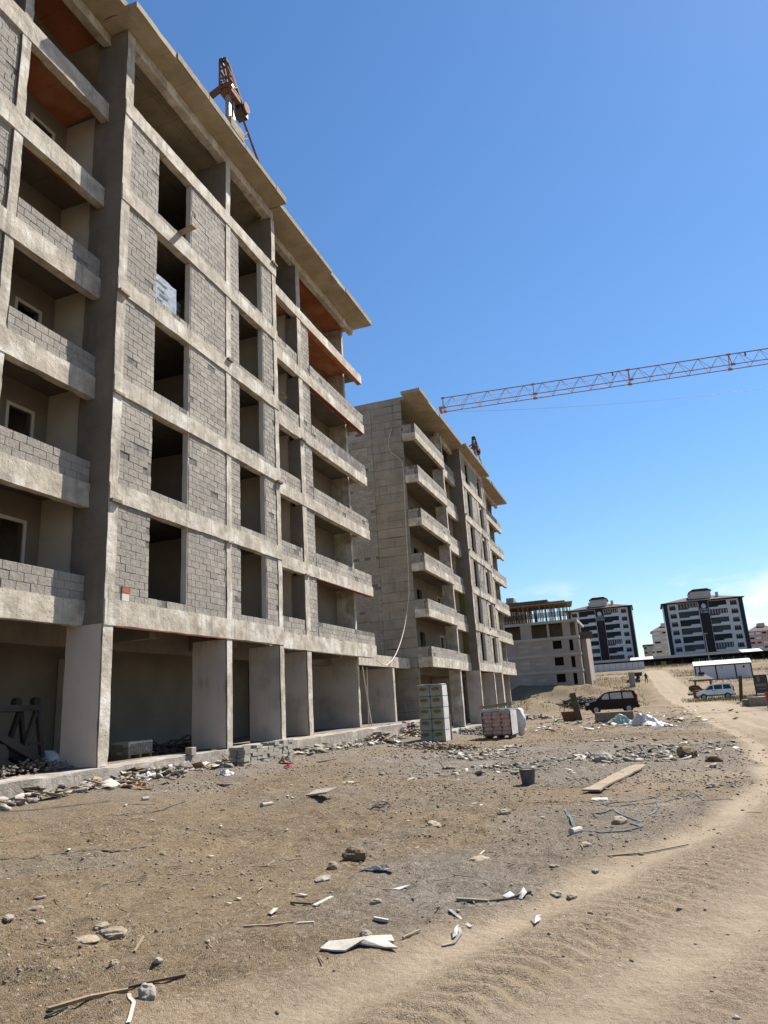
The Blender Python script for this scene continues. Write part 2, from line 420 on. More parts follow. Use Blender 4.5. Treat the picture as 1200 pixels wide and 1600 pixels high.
    def lathe(self, prof, n=20, c=(0, 0, 0), axis='z'):
        V = []; m = len(prof)
        for (r, h) in prof:
            for k in range(n):
                a = 2 * math.pi * k / n; x, y = r * math.cos(a), r * math.sin(a)
                p = {'z': (x, y, h), 'y': (x, h, y), 'x': (h, x, y)}[axis]
                V.append((p[0] + c[0], p[1] + c[1], p[2] + c[2]))
        F = [(i * n + k, i * n + (k + 1) % n, (i + 1) * n + (k + 1) % n, (i + 1) * n + k) for i in range(m - 1) for k in range(n)]
        F += [tuple(range(n - 1, -1, -1)), tuple(range((m - 1) * n, m * n))]
        return self.add(V, F)

    def rock(self, c, s, seed, squash=(1, 1, 0.6), rz=None, sub=1):
        V, F = ICO[sub]
        r = np.random.default_rng(seed)
        P = V * (1 + 0.28 * vnoise(V[:, 0] * 1.7 + seed, V[:, 1] * 1.7, V[:, 2] * 1.7, seed % 97)[:, None])
        P = np.round(P * 2.2 + r.uniform(-.5, .5, 3)) / 2.2 * 0.35 + P * 0.65
        P = P * np.array(squash) * s
        a = r.uniform(0, 6.28) if rz is None else rz
        P = P @ np.array([[math.cos(a), math.sin(a), 0], [-math.sin(a), math.cos(a), 0], [0, 0, 1]])
        return self.add(P + np.array(c), F)

    def build(self, name, material, parent=None, off=(0, 0, 0), smooth=False, origin=None):
        me = bpy.data.meshes.new(name)
        V = np.array(self.v, float) - np.array(off, float)
        o = bpy.data.objects.new(name, me)
        if parent is None:
            c = V.mean(0); c[2] = V[:, 2].min()
            if origin is not None: c = np.array(origin, float)
            V = V - c; o.location = c
        me.from_pydata(V.tolist(), [], self.f)
        me.materials.append(MATS[material] if isinstance(material, str) else material)
        if smooth: me.polygons.foreach_set('use_smooth', [True] * len(me.polygons))
        me.update()
        COL.objects.link(o)
        if parent is not None: o.parent = parent
        return o


def _ico(sub):
    t = (1 + 5 ** .5) / 2
    V = [(-1, t, 0), (1, t, 0), (-1, -t, 0), (1, -t, 0), (0, -1, t), (0, 1, t), (0, -1, -t), (0, 1, -t), (t, 0, -1), (t, 0, 1), (-t, 0, -1), (-t, 0, 1)]
    F = [(0, 11, 5), (0, 5, 1), (0, 1, 7), (0, 7, 10), (0, 10, 11), (1, 5, 9), (5, 11, 4), (11, 10, 2), (10, 7, 6), (7, 1, 8), (3, 9, 4), (3, 4, 2), (3, 2, 6), (3, 6, 8), (3, 8, 9), (4, 9, 5), (2, 4, 11), (6, 2, 10), (8, 6, 7), (9, 8, 1)]
    V = [np.array(v) / np.linalg.norm(v) for v in V]
    for _ in range(sub):
        c = {}; G = []

        def mid(a, b):
            k = (min(a, b), max(a, b))
            if k not in c:
                p = V[a] + V[b]; V.append(p / np.linalg.norm(p)); c[k] = len(V) - 1
            return c[k]
        for a, b, d in F:
            x, y, z = mid(a, b), mid(b, d), mid(d, a); G += [(a, x, z), (b, y, x), (d, z, y), (x, y, z)]
        F = G
    return np.array(V), F


ICO = {0: _ico(0), 1: _ico(1), 2: _ico(2)}


def tag(o, label, cat, group=None, kind=None):
    if label: o['label'] = label
    if cat: o['category'] = cat
    if group: o['group'] = group
    if kind: o['kind'] = kind
    return o


def thing(name, label, cat, loc=(0, 0, 0), rz=0.0, group=None):
    o = bpy.data.objects.new(name, None); COL.objects.link(o)
    o.location = tuple(map(float, loc)); o.rotation_euler = (0, 0, rz); o.empty_display_size = 0.3
    return tag(o, label, cat, group)


def copy_tree(o, parent=None):
    c = o.copy(); COL.objects.link(c); c.parent = parent
    for ch in list(o.children): copy_tree(ch, c)
    return c

# ================================================================== terrain
_ty = np.arange(-400, 3001, 1.0)
_tz = np.interp(_ty, [-400, 0, 14, 45, 100, 112, 130, 180, 222, 260, 400, 3000], [0, 0, 0, -.3, -.32, .3, 2.0, 5.0, 7.2, 7.2, 6.5, 0])
_k = np.hanning(17); _k /= _k.sum()
_tz = np.convolve(np.pad(_tz, 8, 'edge'), _k, 'valid')
_by = [-400, 6, 14, 25, 36, 50, 80, 100, 125, 160, 222, 3000]
_bz = [.2, .36, .32, .14, -.02, -.40, -.45, -.3, 1.6, 4.2, 7.2, 0]
MOUNDS = []          # (x, y, rx, ry, h)
ROAD = []            # centre line of the dirt road, world xy


def h_base(x, y):
    x = np.asarray(x, float); y = np.asarray(y, float)
    z = np.interp(y, _ty, _tz)
    a = sstep(-4.5, -10.5, x)
    z = z + a * (np.interp(y, _by, _bz) - z)
    z = z + 0.05 * vnoise(x * .23, y * .23, 0, 3) * sstep(2, 8, np.hypot(x, y))
    far = sstep(100, 140, y)
    z = z + far * 0.5 * vnoise(x * .05, y * .05, 0, 8)
    for (mx, my, rx, ry, h) in MOUNDS:
        q = ((x - mx) / rx) ** 2 + ((y - my) / ry) ** 2
        z = z + h * np.exp(-q) * (1 + .3 * vnoise(x * 2.2 / rx, y * 2.2 / rx, 0, 21) + .16 * vnoise(x * 5 / rx, y * 5 / rx, 0, 22))
    return z


def road_dist(x, y):
    """signed offset from the road's centre line and length along it"""
    x = np.asarray(x, float); y = np.asarray(y, float)
    best = np.full(x.shape, 1e9); sg = np.zeros(x.shape); sl = np.zeros(x.shape); acc = 0.0
    for (ax, ay), (bx, by) in zip(ROAD[:-1], ROAD[1:]):
        ln = math.hypot(bx - ax, by - ay); ux, uy = (bx - ax) / ln, (by - ay) / ln
        t = np.clip((x - ax) * ux + (y - ay) * uy, 0, ln)
        dx, dy = x - (ax + ux * t), y - (ay + uy * t)
        d = np.hypot(dx, dy); m = d < best
        best = np.where(m, d, best); sg = np.where(m, ux * dy - uy * dx, sg); sl = np.where(m, acc + t, sl); acc += ln
    return np.where(sg > 0, best, -best), sl


def road_mask(x, y, d, s):
    e = np.abs(d + 1.0 - .25 * sstep(6.5, 3.5, y)) - .3 * sstep(6.5, 3.5, y) + .22 * fbm(x * .8, y * .8, 3, 5)
    return sstep(2.35, 1.95, e)


def wheel_path(d, s):
    """1 on the smooth wheel paths, 0 on the churned strips between them"""
    w = .1 * vnoise(s * .22, s * 0, 0, 6)
    r = 0
    for o, k in ((.86, .24), (-.5, .26), (-1.75, .3)):
        r = np.maximum(r, np.exp(-(np.abs(d - o - w) / k) ** 3))
    return r


def H(x, y):
    x = np.asarray(x, float); y = np.asarray(y, float)
    z = h_base(x, y)
    d, s = road_dist(x, y)
    near = sstep(75, 30, y)
    inroad = road_mask(x, y, d, s)
    wp = wheel_path(d, s)
    rough = 1 - .8 * inroad
    clump = .25 + .75 * sstep(-.25, .45, vnoise(x * .45, y * .45, 0, 61))
    z = z + near * rough * (0.03 * fbm(x * 1.0, y * 1.0, 3, 40) + clump * (0.034 * fbm(x * 4.2, y * 4.2, 3, 50, .62) + .024 * np.abs(vnoise(x * 8.5, y * 8.5, 0, 53))))
    z = z + near * inroad * (.02 * vnoise(x * .9, y * .9, 0, 44) - .05 * wp + (1 - wp) * .009 * fbm(x * 3.5, y * 3.5, 3, 57))
    lug = (np.exp(-((d - .18) / .3) ** 4) + .7 * np.exp(-((d + 1.15) / .27) ** 4)) * sstep(-.45, .15, vnoise(s * .45, d * .6, 0, 9))
    z = z + near * inroad * lug * .012 * np.tanh(2.8 * np.sin(s * 38 + 15 * np.abs(d - .18) + .6 * vnoise(x * 1.2, y * 1.2, 0, 12)))
    z = z + near * inroad * .005 * (vnoise(d * 16, s * .35, 0, 13) + .6 * vnoise(d * 30, s * 1.1, 0, 14))
    return z


def hz(x, y):
    return float(H(np.array([x]), np.array([y]))[0])


def on_ground(px, py, far=700.0):
    d = ray(px, py)
    t = np.geomspace(2.0, far, 5000)
    X = CAM[0] + d[0] * t; Y = CAM[1] + d[1] * t; Z = CAM[2] + d[2] * t
    g = Z - h_base(X, Y)
    i = np.argmax(g < 0) if (g < 0).any() else len(t) - 1
    x, y = X[i], Y[i]
    return np.array([x, y, hz(x, y)]) if ROAD else np.array([x, y, Z[i]])


ROAD_PX = [(640, 1640), (900, 1490), (1080, 1395), (1240, 1300), (1290, 1215), (1235, 1160), (1150, 1128), (1085, 1103), (1052, 1088), (1040, 1078), (1030, 1066), (1022, 1055), (1016, 1049)]
_pts = [on_ground(a, b) for a, b in ROAD_PX]
_d0 = (_pts[0] - _pts[1])[:2]; _d0 = _d0 / np.linalg.norm(_d0)
ROAD = [tuple(_pts[0][:2] + _d0 * 40)] + [(float(p[0]), float(p[1])) for p in _pts]
_mm = []
# soil heaps: px base position, radii, height
for (a, b, rx, ry, h) in ((832, 1112, 3.0, 4.0, 1.3), (822, 1090, 5.5, 3.2, 1.7), (875, 1088, 6.0, 3.0, 1.2), (935, 1085, 5.0, 3.0, .8), (1000, 1100, 3.5, 2.5, .5), (985, 1068, 5.0, 3.0, .6), (940, 1073, 6.0, 3.0, .8),
                          (640, 1151, 1.6, 1.2, .42), (600, 1160, 2.2, .7, .22), (250, 1214, 3.4, .5, .14)):
    p = on_ground(a, b); _mm.append((p[0], p[1], rx, ry, h))
MOUNDS.extend(_mm)


def make_ground():
    fx = np.concatenate([np.arange(-13.5, -5.5, .06), np.arange(-5.5, 2.8, .03), np.arange(2.8, 7.0, .06)])
    xs = np.concatenate([-np.geomspace(13.55, 1500, 60)[::-1], fx, np.geomspace(7.05, 1500, 60)])
    fy = [2.4]
    while fy[-1] < 62: fy.append(fy[-1] + max(.026, .0058 * fy[-1]))
    ys = np.concatenate([-np.geomspace(1, 400, 22)[::-1], [0, .8, 1.5, 2.0], fy, np.linspace(63, 260, 210), np.geomspace(262, 3000, 30)])
    X, Y = np.meshgrid(xs, ys)
    Z = H(X, Y)
    nx, ny = len(xs), len(ys)
    d, s = road_dist(X, Y)
    rmask = road_mask(X, Y, d, s)
    road = rmask * (.58 + .42 * np.maximum(wheel_path(d, s), sstep(18, 40, Y) * .6))
    road = np.maximum(road, .5 * sstep(.25, .6, fbm(X * .4 + 9, Y * .4, 3, 71)) * sstep(3.5, 2.5, np.abs(d)))
    px_ = X; py_ = Y
    grey = sstep(-6.5, -10.5, X + 1.6 * fbm(X * .3, Y * .3, 3, 80)) * sstep(9, 13, Y) * sstep(60, 40, Y)
    g2 = sstep(.0, .42, fbm(X * .3 + 4, Y * .3, 4, 90)) * sstep(70, 50, Y) * .75
    c = on_ground(880, 1185)
    g3 = sstep(1.5, .3, np.hypot((X - c[0]) / 6.0, (Y - c[1]) / 7.5) + .35 * fbm(X * .6, Y * .6, 3, 91))
    c4 = on_ground(730, 1390)
    g4 = sstep(1.3, .2, np.hypot((X - c4[0]) / 1.3, (Y - c4[1]) / 1.5) + .4 * fbm(X * .9, Y * .9, 3, 93))
    grey = np.clip(np.maximum(np.maximum(np.maximum(grey, g2), g3), g4), 0, 1) * (1 - .75 * rmask)
    grass = sstep(58, 95, Y + 6 * fbm(X * .1, Y * .1, 3, 96)) * sstep(-.45, .1, fbm(X * .12, Y * .12, 4, 95) + .12) * (1 - rmask)
    grass = grass * sstep(2.4, 4.0, np.abs(d + 1.0))
    for (mx, my, rx, ry, h) in MOUNDS[:7]:
        grass = np.maximum(grass, 1.2 * np.exp(-(((X - mx) / rx) ** 2 + ((Y - my) / ry) ** 2)) * (1 - rmask))
    grass = np.clip(grass, 0, 1)
    V = np.stack([X, Y, Z], -1).reshape(-1, 3)
    idx = np.arange(nx * ny).reshape(ny, nx)
    Q = np.stack([idx[:-1, :-1], idx[:-1, 1:], idx[1:, 1:], idx[1:, :-1]], -1).reshape(-1, 4)
    rq = rmask.reshape(-1)[Q].mean(1) > .5
    att = np.stack([road.ravel(), grey.ravel(), grass.ravel(), np.ones(nx * ny)], -1)
    m = ground_material()
    for name, sel in (('ground', ~rq), ('dirt_road', rq)):
        F = Q[sel]
        used = np.unique(F); rm = np.zeros(nx * ny, int); rm[used] = np.arange(len(used))
        me = bpy.data.meshes.new(name)
        me.vertices.add(len(used)); me.vertices.foreach_set('co', V[used].ravel())
        me.loops.add(len(F) * 4); me.loops.foreach_set('vertex_index', rm[F].ravel())
        me.polygons.add(len(F)); me.polygons.foreach_set('loop_start', np.arange(len(F)) * 4); me.polygons.foreach_set('loop_total', np.full(len(F), 4))
        me.polygons.foreach_set('use_smooth', np.ones(len(F), bool))
        me.update(calc_edges=True)
        a = me.attributes.new('soil', 'FLOAT_COLOR', 'POINT'); a.data.foreach_set('color', att[used].ravel())
        me.materials.append(m)
        o = bpy.data.objects.new(name, me); COL.objects.link(o); o['kind'] = 'structure'


def ground_material():
    m = bpy.data.materials.new('soil'); m.use_nodes = True
    N, L = m.node_tree.nodes, m.node_tree.links; b = N['Principled BSDF']
    b.inputs['Roughness'].default_value = .95; b.inputs['Specular IOR Level'].default_value = .15
    g = N.new('ShaderNodeNewGeometry'); pos = g.outputs['Position']
    at = N.new('ShaderNodeAttribute'); at.attribute_name = 'soil'
    sp = N.new('ShaderNodeSeparateColor'); L.new(at.outputs['Color'], sp.inputs[0])

    def noise(sc, det=6.0, ro=.6):
        n = N.new('ShaderNodeTexNoise'); n.inputs['Scale'].default_value = sc; n.inputs['Detail'].default_value = det; n.inputs['Roughness'].default_value = ro
        L.new(pos, n.inputs['Vector']); return n.outputs['Fac']

    def mr(v, a, b_, t0=0., t1=1.):
        r = N.new('ShaderNodeMapRange'); r.inputs[1].default_value = a; r.inputs[2].default_value = b_; r.inputs[3].default_value = t0; r.inputs[4].default_value = t1
        L.new(v, r.inputs[0]); return r.outputs[0]

    def mix(f, a, b_, mode='MIX'):
        x = N.new('ShaderNodeMixRGB'); x.blend_type = mode
        if isinstance(f, float): x.inputs[0].default_value = f
        else: L.new(f, x.inputs[0])
        for k, v in ((1, a), (2, b_)):
            if isinstance(v, tuple): x.inputs[k].default_value = (*v, 1)
            else: L.new(v, x.inputs[k])
        return x.outputs[0]

    def mul(a, k):
        x = N.new('ShaderNodeMath'); x.operation = 'MULTIPLY'; L.new(a, x.inputs[0])
        if isinstance(k, float): x.inputs[1].default_value = k
        else: L.new(k, x.inputs[1])
        return x.outputs[0]
    soil = mix(mr(noise(.7), .36, .64), (.275, .193, .106), (.175, .123, .072))
    soil = mix(mul(mr(noise(2.6), .5, .64), .75), soil, (.30, .225, .142))
    soil = mix(mul(mr(noise(7.0), .54, .66), .55), soil, (.11, .076, .044))
    soil = mix(mul(mr(noise(.22), .5, .62), .55), soil, (.13, .09, .052))
    gry = mix(mr(noise(1.3), .38, .62), (.27, .235, .197), (.165, .141, .117))
    gry = mix(mul(mr(noise(4.5), .52, .66), .6), gry, (.255, .225, .19))
    gry = mix(mul(mr(noise(9.0), .55, .66), .5), gry, (.09, .074, .06))
    c = mix(sp.outputs[1], soil, gry)
    dust = mix(mr(noise(.8), .35, .65), (.318, .252, .178), (.255, .2, .14))
    dust = mix(mul(mr(noise(3.4), .52, .68), .45), dust, (.16, .116, .072))
    c = mix(sp.outputs[0], c, dust)
    dry = mix(mr(noise(.35), .38, .62), (.215, .152, .068), (.105, .075, .04))
    dry = mix(mul(mr(noise(.12), .5, .58), .8), dry, (.085, .068, .036))
    c = mix(sp.outputs[2], c, dry)
    v = N.new('ShaderNodeTexVoronoi'); v.inputs['Scale'].default_value = 30.0; L.new(pos, v.inputs['Vector'])
    bw = N.new('ShaderNodeRGBToBW'); L.new(v.outputs['Color'], bw.inputs[0])
    rr = mr(sp.outputs[0], 0., 1., 1., .25)
    c = mix(mul(mul(mr(bw.outputs[0], .60, .8), mr(v.outputs['Distance'], .55, .35)), mul(rr, .9)), c, mix(.75, c, (.42, .365, .295)))
    c = mix(mul(mul(mr(bw.outputs[0], .36, .2), mr(v.outputs['Distance'], .55, .35)), mul(rr, .9)), c, mix(.7, c, (.03, .022, .016)))
    v2 = N.new('ShaderNodeTexVoronoi'); v2.inputs['Scale'].default_value = 110.0; L.new(pos, v2.inputs['Vector'])
    bw2 = N.new('ShaderNodeRGBToBW'); L.new(v2.outputs['Color'], bw2.inputs[0])
    c = mix(mul(rr, .34), c, mix(mr(bw2.outputs[0], .25, .75), (.05, .036, .022), (.31, .25, .18)))
    L.new(c, b.inputs['Base Color'])
    a = N.new('ShaderNodeMath'); a.operation = 'MULTIPLY_ADD'; L.new(mul(noise(14, 8.0, .7), mr(sp.outputs[0], 0., 1., 1., .55)), a.inputs[0]); a.inputs[1].default_value = 2.2; L.new(mul(mul(v2.outputs['Distance'], rr), -.5), a.inputs[2])
    bp = N.new('ShaderNodeBump'); bp.inputs['Strength'].default_value = 1.0; bp.inputs['Distance'].default_value = .03
    L.new(a.outputs[0], bp.inputs['Height']); L.new(bp.outputs['Normal'], b.inputs['Normal'])
    return m


make_ground()


# ================================================================== the concrete shells under construction
BLOCK_L, BLOCK_H, BLOCK_T = 0.395, 0.196, 0.19
BLOCK_MESHES = {}


def block_mesh(n):
    """a pumice block of length n quarter lengths, centred, long axis y"""
    if n not in BLOCK_MESHES:
        l = n * BLOCK_L / 8 - 0.009; h = BLOCK_H - 0.008
        m = MB().cbox(-BLOCK_T / 2, BLOCK_T / 2, -l / 2, l / 2, -h / 2, h / 2, 0.005)
        me = bpy.data.meshes.new('block'); me.from_pydata(m.v, [], m.f); me.materials.append(MATS['block']); me.update()
        BLOCK_MESHES[n] = (me, m)
    return BLOCK_MESHES[n]


class Shell:
    def __init__(self, root, oy, dz, base, seg):
        self.root, self.oy, self.dz, self.base, self.seg = root, oy, dz, base, seg
        self.off = tuple(root.location); self.pool = []
        self.F = {k: 4.47 + 2.97 * (k - 1) + dz for k in range(1, 7)}
        self.R = 22.12 + dz; self.S = 21.9 + dz

    def bx(self, name, m, D0, D1, y0, y1, z0, z1, parent=None, rough=True, amp=.012, chip=.035):
        mb = MB()
        a = (-D1, -D0, y0 + self.oy, y1 + self.oy, z0, z1)
        if rough: mb.rbox(*a, seg=self.seg, amp=amp, chip=chip)
        else: mb.box(*a)
        return mb.build(name, m, parent or self.root, off=self.off, smooth=rough)

    def wall(self, D, y0, y1, z0, z1, axis='y', drop=.018, keep=None):
        """block infill: a mortar core and the blocks laid on it; axis y: faces +x at distance D; axis x: faces -y at y=D, y0..y1 run along distance"""
        oy = self.oy
        t = BLOCK_T
        core = MB()
        if axis == 'y': core.box(-(D + t - .012), -(D + .014), y0 + oy + .004, y1 + oy - .004, z0, z1 - .004)
        else: core.box(-y1 + .004, -y0 - .004, D + oy + .014, D + oy + t - .012, z0, z1 - .004)
        w = core.build('infill_wall', 'mortar', self.root, off=self.off)
        n = max(1, int(round((z1 - z0) / BLOCK_H))); ch = (z1 - z0) / n
        for r in range(n):
            zc = z0 + ch * (r + .5)
            q0 = int(round((y1 - y0) / BLOCK_L * 8)); pos = 0
            lens = [4] if r % 2 else []
            while sum(lens) + 8 <= q0: lens.append(8)
            if q0 - sum(lens) > 0: lens.append(q0 - sum(lens))
            if len(lens) > 1 and lens[-1] == 1: lens[-2] -= 1; lens[-1] = 2
            sc = (y1 - y0) / (q0 * BLOCK_L / 8)
            for l in lens:
                yc = y0 + (pos + l / 2) * BLOCK_L / 8 * sc; pos += l
                if keep and not keep(yc, zc, r): continue
                if random.random() < drop: continue
                pr = random.gauss(0, .003) - (.05 if random.random() < .012 else 0)
                if axis == 'y': c = (-(D + t / 2) + pr, yc + oy, zc)
                else: c = (-yc, D + oy + t / 2 - pr, zc)
                self.pool.append((w, c, l, axis, sc, ch / BLOCK_H))
        return w

    def flush(self, most, minpx):
        """largest blocks as parts of their wall, the rest as one mesh"""
        def size(e):
            c = np.array(e[1]); dp = depth_of(c)
            if dp < 1: return 0
            d = (c - CAM) / np.linalg.norm(c - CAM)
            fs = abs(d[0]) if e[3] == 'y' else abs(d[1])
            q = c - CAM; u = 600 + FPX * np.dot(q, CR) / dp; v = 800 - FPX * np.dot(q, CU) / dp
            if not (-10 < u < 1210 and -10 < v < 1610): return 0
            return FPX / dp * e[2] * BLOCK_L / 8 * fs
        order = sorted(self.pool, key=size, reverse=True)
        rest = MB()
        for i, e in enumerate(order):
            w, c, l, axis, sc, sz = e
            me, m = block_mesh(l)
            tilt = random.gauss(0, .005)
            if i < most and size(e) >= minpx:
                o = bpy.data.objects.new('block', me); COL.objects.link(o); o.parent = w
                o.location = tuple(c[k] - self.off[k] for k in range(3)); o.scale = (1, sc, sz)
                o.rotation_euler = (tilt, 0, random.gauss(0, .004) + (math.pi / 2 if axis == 'x' else 0))
            else:
                V = np.array(m.v) * np.array([1, sc, sz])
                if axis == 'x': V = np.stack([-V[:, 1], V[:, 0], V[:, 2]], -1)
                rest.add(V + np.array(c), m.f)
        if rest.v:
            o = rest.build('block_courses', 'block', self.root, off=self.off); o['kind'] = 'stuff'

    def panel(self, name, m, D, y0, y1, z0, z1, holes, t=.2, parent=None):
        """wall slab facing +x with rectangular openings (y0, y1, z0, z1)"""
        mb = MB()
        ys = sorted({y0, y1, *[v for h in holes for v in h[:2]]}); zs = sorted({z0, z1, *[v for h in holes for v in h[2:]]})
        for a, b in zip(ys[:-1], ys[1:]):
            for c, d in zip(zs[:-1], zs[1:]):
                if any(h[0] <= (a + b) / 2 <= h[1] and h[2] <= (c + d) / 2 <= h[3] for h in holes): continue
                mb.box(-(D + t), -D, a + self.oy, b + self.oy, c, d)
        return mb.build(name, m, parent or self.root, off=self.off)


def frame(S, D, y0, y1, z0, z1, w=.09, m='jamb'):
    mb = MB(); oy = S.oy
    mb.box(-D - .02, -D + .025, y0 + oy, y0 + w + oy, z0, z1).box(-D - .02, -D + .025, y1 - w + oy, y1 + oy, z0, z1).box(-D - .02, -D + .025, y0 + w + oy, y1 - w + oy, z1 - w, z1)
    return mb.build('opening_frame', m, S.root, off=S.off)


def shell(label, oy, dz, base, first, seg):
    root = thing('apartment_shell', label, 'building', (-12.0, 13.8 + oy, base - .4))
    S = Shell(root, oy, dz, base, seg); F, R, So = S.F, S.R, S.S
    bx = S.bx
    bh = {k: .5 for k in range(1, 8)}; bh[1] = .62
    top = {k: (F[k + 1] - bh[k + 1]) if k < 6 else R - .62 for k in range(1, 7)}
    nf = 5 if first else 6                                        # storeys that already have infill
    y_in = 1.0 if first else 2.05
    # ---- columns and shear walls
    g1 = F[1] - bh[1]
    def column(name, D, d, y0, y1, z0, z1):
        c = bx(name, 'concrete_dark', D + .02, D + d, y0, y1, z0, z1)  # form-oiled sides, with their shade also put into the dark colour
        bx('front_face', 'concrete', D, D + .019, y0 + .004, y1 - .004, z0 + .002, z1 - .002, parent=c)  # pale cement skin; sunlight on the fronts also put into its colour
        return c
    sw = column('shear_wall', 12.0, 1.1, 13.8, 14.15, base, So)
    bx('plaster_face', 'plaster', 12.04, 13.09, 13.785, 13.798, base + .02, g1 + .02, parent=sw, amp=.004, chip=.03)
    for (y0, y1, D, d) in ((19.25, 19.55, 12.0, 1.25), (22.7, 23.0, 12.0, 1.25), (26.12, 26.5, 12.6, 1.1)):
        c = column('column', D, d, y0, y1, base, g1)
        bx('plaster_face', 'plaster', D + .05, D + d - .01, y0 - .015, y0 - .002, base + .02, g1 - .02, parent=c, amp=.004, chip=.03)
        for k in range(1, 7):
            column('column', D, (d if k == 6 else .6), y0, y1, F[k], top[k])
    # ---- floors and beams
    for k in range(1, 7):
        zb, zt = F[k] - bh[k], F[k]
        b = bx('beam', 'concrete', 11.98, 12.25, 13.815, 23.02, zb, zt)
        if first and k == 1: bx('red_stripe', 'red_edge', 11.97, 12.0, 14.2, 19.2, zb - .035, zb - .002, parent=b)
        bx('beam', 'concrete', 12.58, 12.85, 23.03, 34.05, zb, zt)
        bx('beam', 'concrete', 12.58, 12.83, (4.0 if first else 9.2), 13.79, zb - (0.12 if k > 1 else 0), zt)
        y_l = 1.0 if first else 1.8
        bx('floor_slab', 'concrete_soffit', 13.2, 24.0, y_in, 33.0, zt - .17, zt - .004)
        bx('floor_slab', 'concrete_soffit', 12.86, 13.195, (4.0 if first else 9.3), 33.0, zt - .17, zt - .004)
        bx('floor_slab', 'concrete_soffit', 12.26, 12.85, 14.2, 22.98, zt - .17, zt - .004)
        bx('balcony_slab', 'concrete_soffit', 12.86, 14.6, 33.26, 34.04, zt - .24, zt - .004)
        if (first and k >= 5) or (first and k == 2):
            bx('form_panel', 'red_edge' if k < 6 else 'form_ply', 12.57, 12.80, 27.3, 34.0, zb - .03, zb - .002, rough=False)
    # ---- roof
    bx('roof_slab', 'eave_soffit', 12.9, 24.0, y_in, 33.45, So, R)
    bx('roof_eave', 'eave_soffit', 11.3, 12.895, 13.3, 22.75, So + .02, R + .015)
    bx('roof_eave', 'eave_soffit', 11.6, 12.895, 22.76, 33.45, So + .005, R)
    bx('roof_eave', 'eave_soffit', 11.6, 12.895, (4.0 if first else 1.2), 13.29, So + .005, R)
    bx('roof_beam', 'concrete', 12.03, 12.33, 14.16, 22.98, R - .62, So + .015)
    bx('roof_beam', 'concrete', 12.63, 12.9, 23.03, 33.3, R - .60, So)
    bx('roof_beam', 'concrete', 12.63, 12.9, (4.0 if first else 9.2), 13.79, R - .60, So)
    # ---- formwork boards still nailed along the roof edge, starter bars
    re = random.Random(8 if first else 9)
    for (ya, yb, D) in ((13.3, 22.75, 11.3), (22.76, 33.45, 11.6), (4.0 if first else 1.2, 13.29, 11.6)):
        y = ya
        while y < yb - .6:
            l = min(re.uniform(1.6, 3.2), yb - y)
            if re.random() < .8:
                bx('edge_board', re.choice(('timber_old', 'timber', 'timber_old')), D - .035, D - .003, y, y + l - .03, R - re.uniform(.16, .2), R + re.uniform(.03, .1), rough=False)
            y += l
    for (yc, D) in ((14.0, 12.3), (19.4, 12.3), (22.85, 12.3), (26.3, 12.9), (10.8, 12.9)):
        for i in range(5):
            q = (-(D + re.uniform(-.2, .8)), yc + oy + re.uniform(-.12, .12), R - .02)
            MB().tube([q, (q[0] + re.uniform(-.06, .06), q[1] + re.uniform(-.06, .06), R + re.uniform(.5, .9))], .012, 5).build('starter_bar', 'rust', root, off=S.off)
    # ---- infill
    for k in range(1, nf + 1):
        z0, z1 = F[k], top[k]
        S.wall(12.03, 14.15, 15.46, z0, z1)
        S.wall(12.03, 15.46, 17.2, z0, z0 + .2, drop=.08)
        S.wall(12.03, 17.2, 19.25, z0, z1)
        S.wall(12.03, 19.55, 20.15, z0, z1)
        S.wall(12.03, 20.15, 21.9, z0, z0 + .2, drop=.05)
        S.wall(12.03, 21.9, 22.7, z0, z1)
        S.wall(12.64, 23.1, 26.12, z0, z0 + .6)
        S.wall(12.64, 26.5, 27.35, z0, z1)
        for (ya, yb) in ((17.19, 17.205), (21.89, 21.905)):          # plastered far reveals
            bx('window_jamb', 'jamb', 12.045, 12.24, ya - .02, yb, z0 + (.2 if k > 1 or True else 0), z1 - .005, amp=.003, chip=.01)
        notch = {1: lambda y, z, r: not (r == 2 and y > 31.3), 4: lambda y, z, r: y < 29.7 or (y > 33.3 and r < 2)} if first else {}
        S.wall(12.62, 27.35, 34.03, z0, z0 + .62, keep=notch.get(k), drop=.02)
        if not first or k <= 4:
            S.wall(12.62, 10.97 if first else 9.24, 13.79, z0, z0 + .62, drop=.0)
        if first:
            S.wall(12.66, 5.0, 10.66, z0, z1)
    # ---- short ledges and board ends left by the formwork at the column feet
    rr = random.Random(3 if first else 4)
    for k in range(2, 7):
        for (y0, D) in ((14.0, 12.0), (19.4, 12.0), (22.85, 12.0), (26.3, 12.6)):
            if rr.random() < .6:
                w = rr.uniform(.28, .42); zz = F[k] + rr.choice((.0, -.5)) + rr.uniform(-.02, .03)
                bx('formwork_ledge', rr.choice(('timber_old', 'concrete_dark')), D - rr.uniform(.06, .13), D + .02, y0 - w / 2, y0 + w / 2, zz - .05, zz + .03)
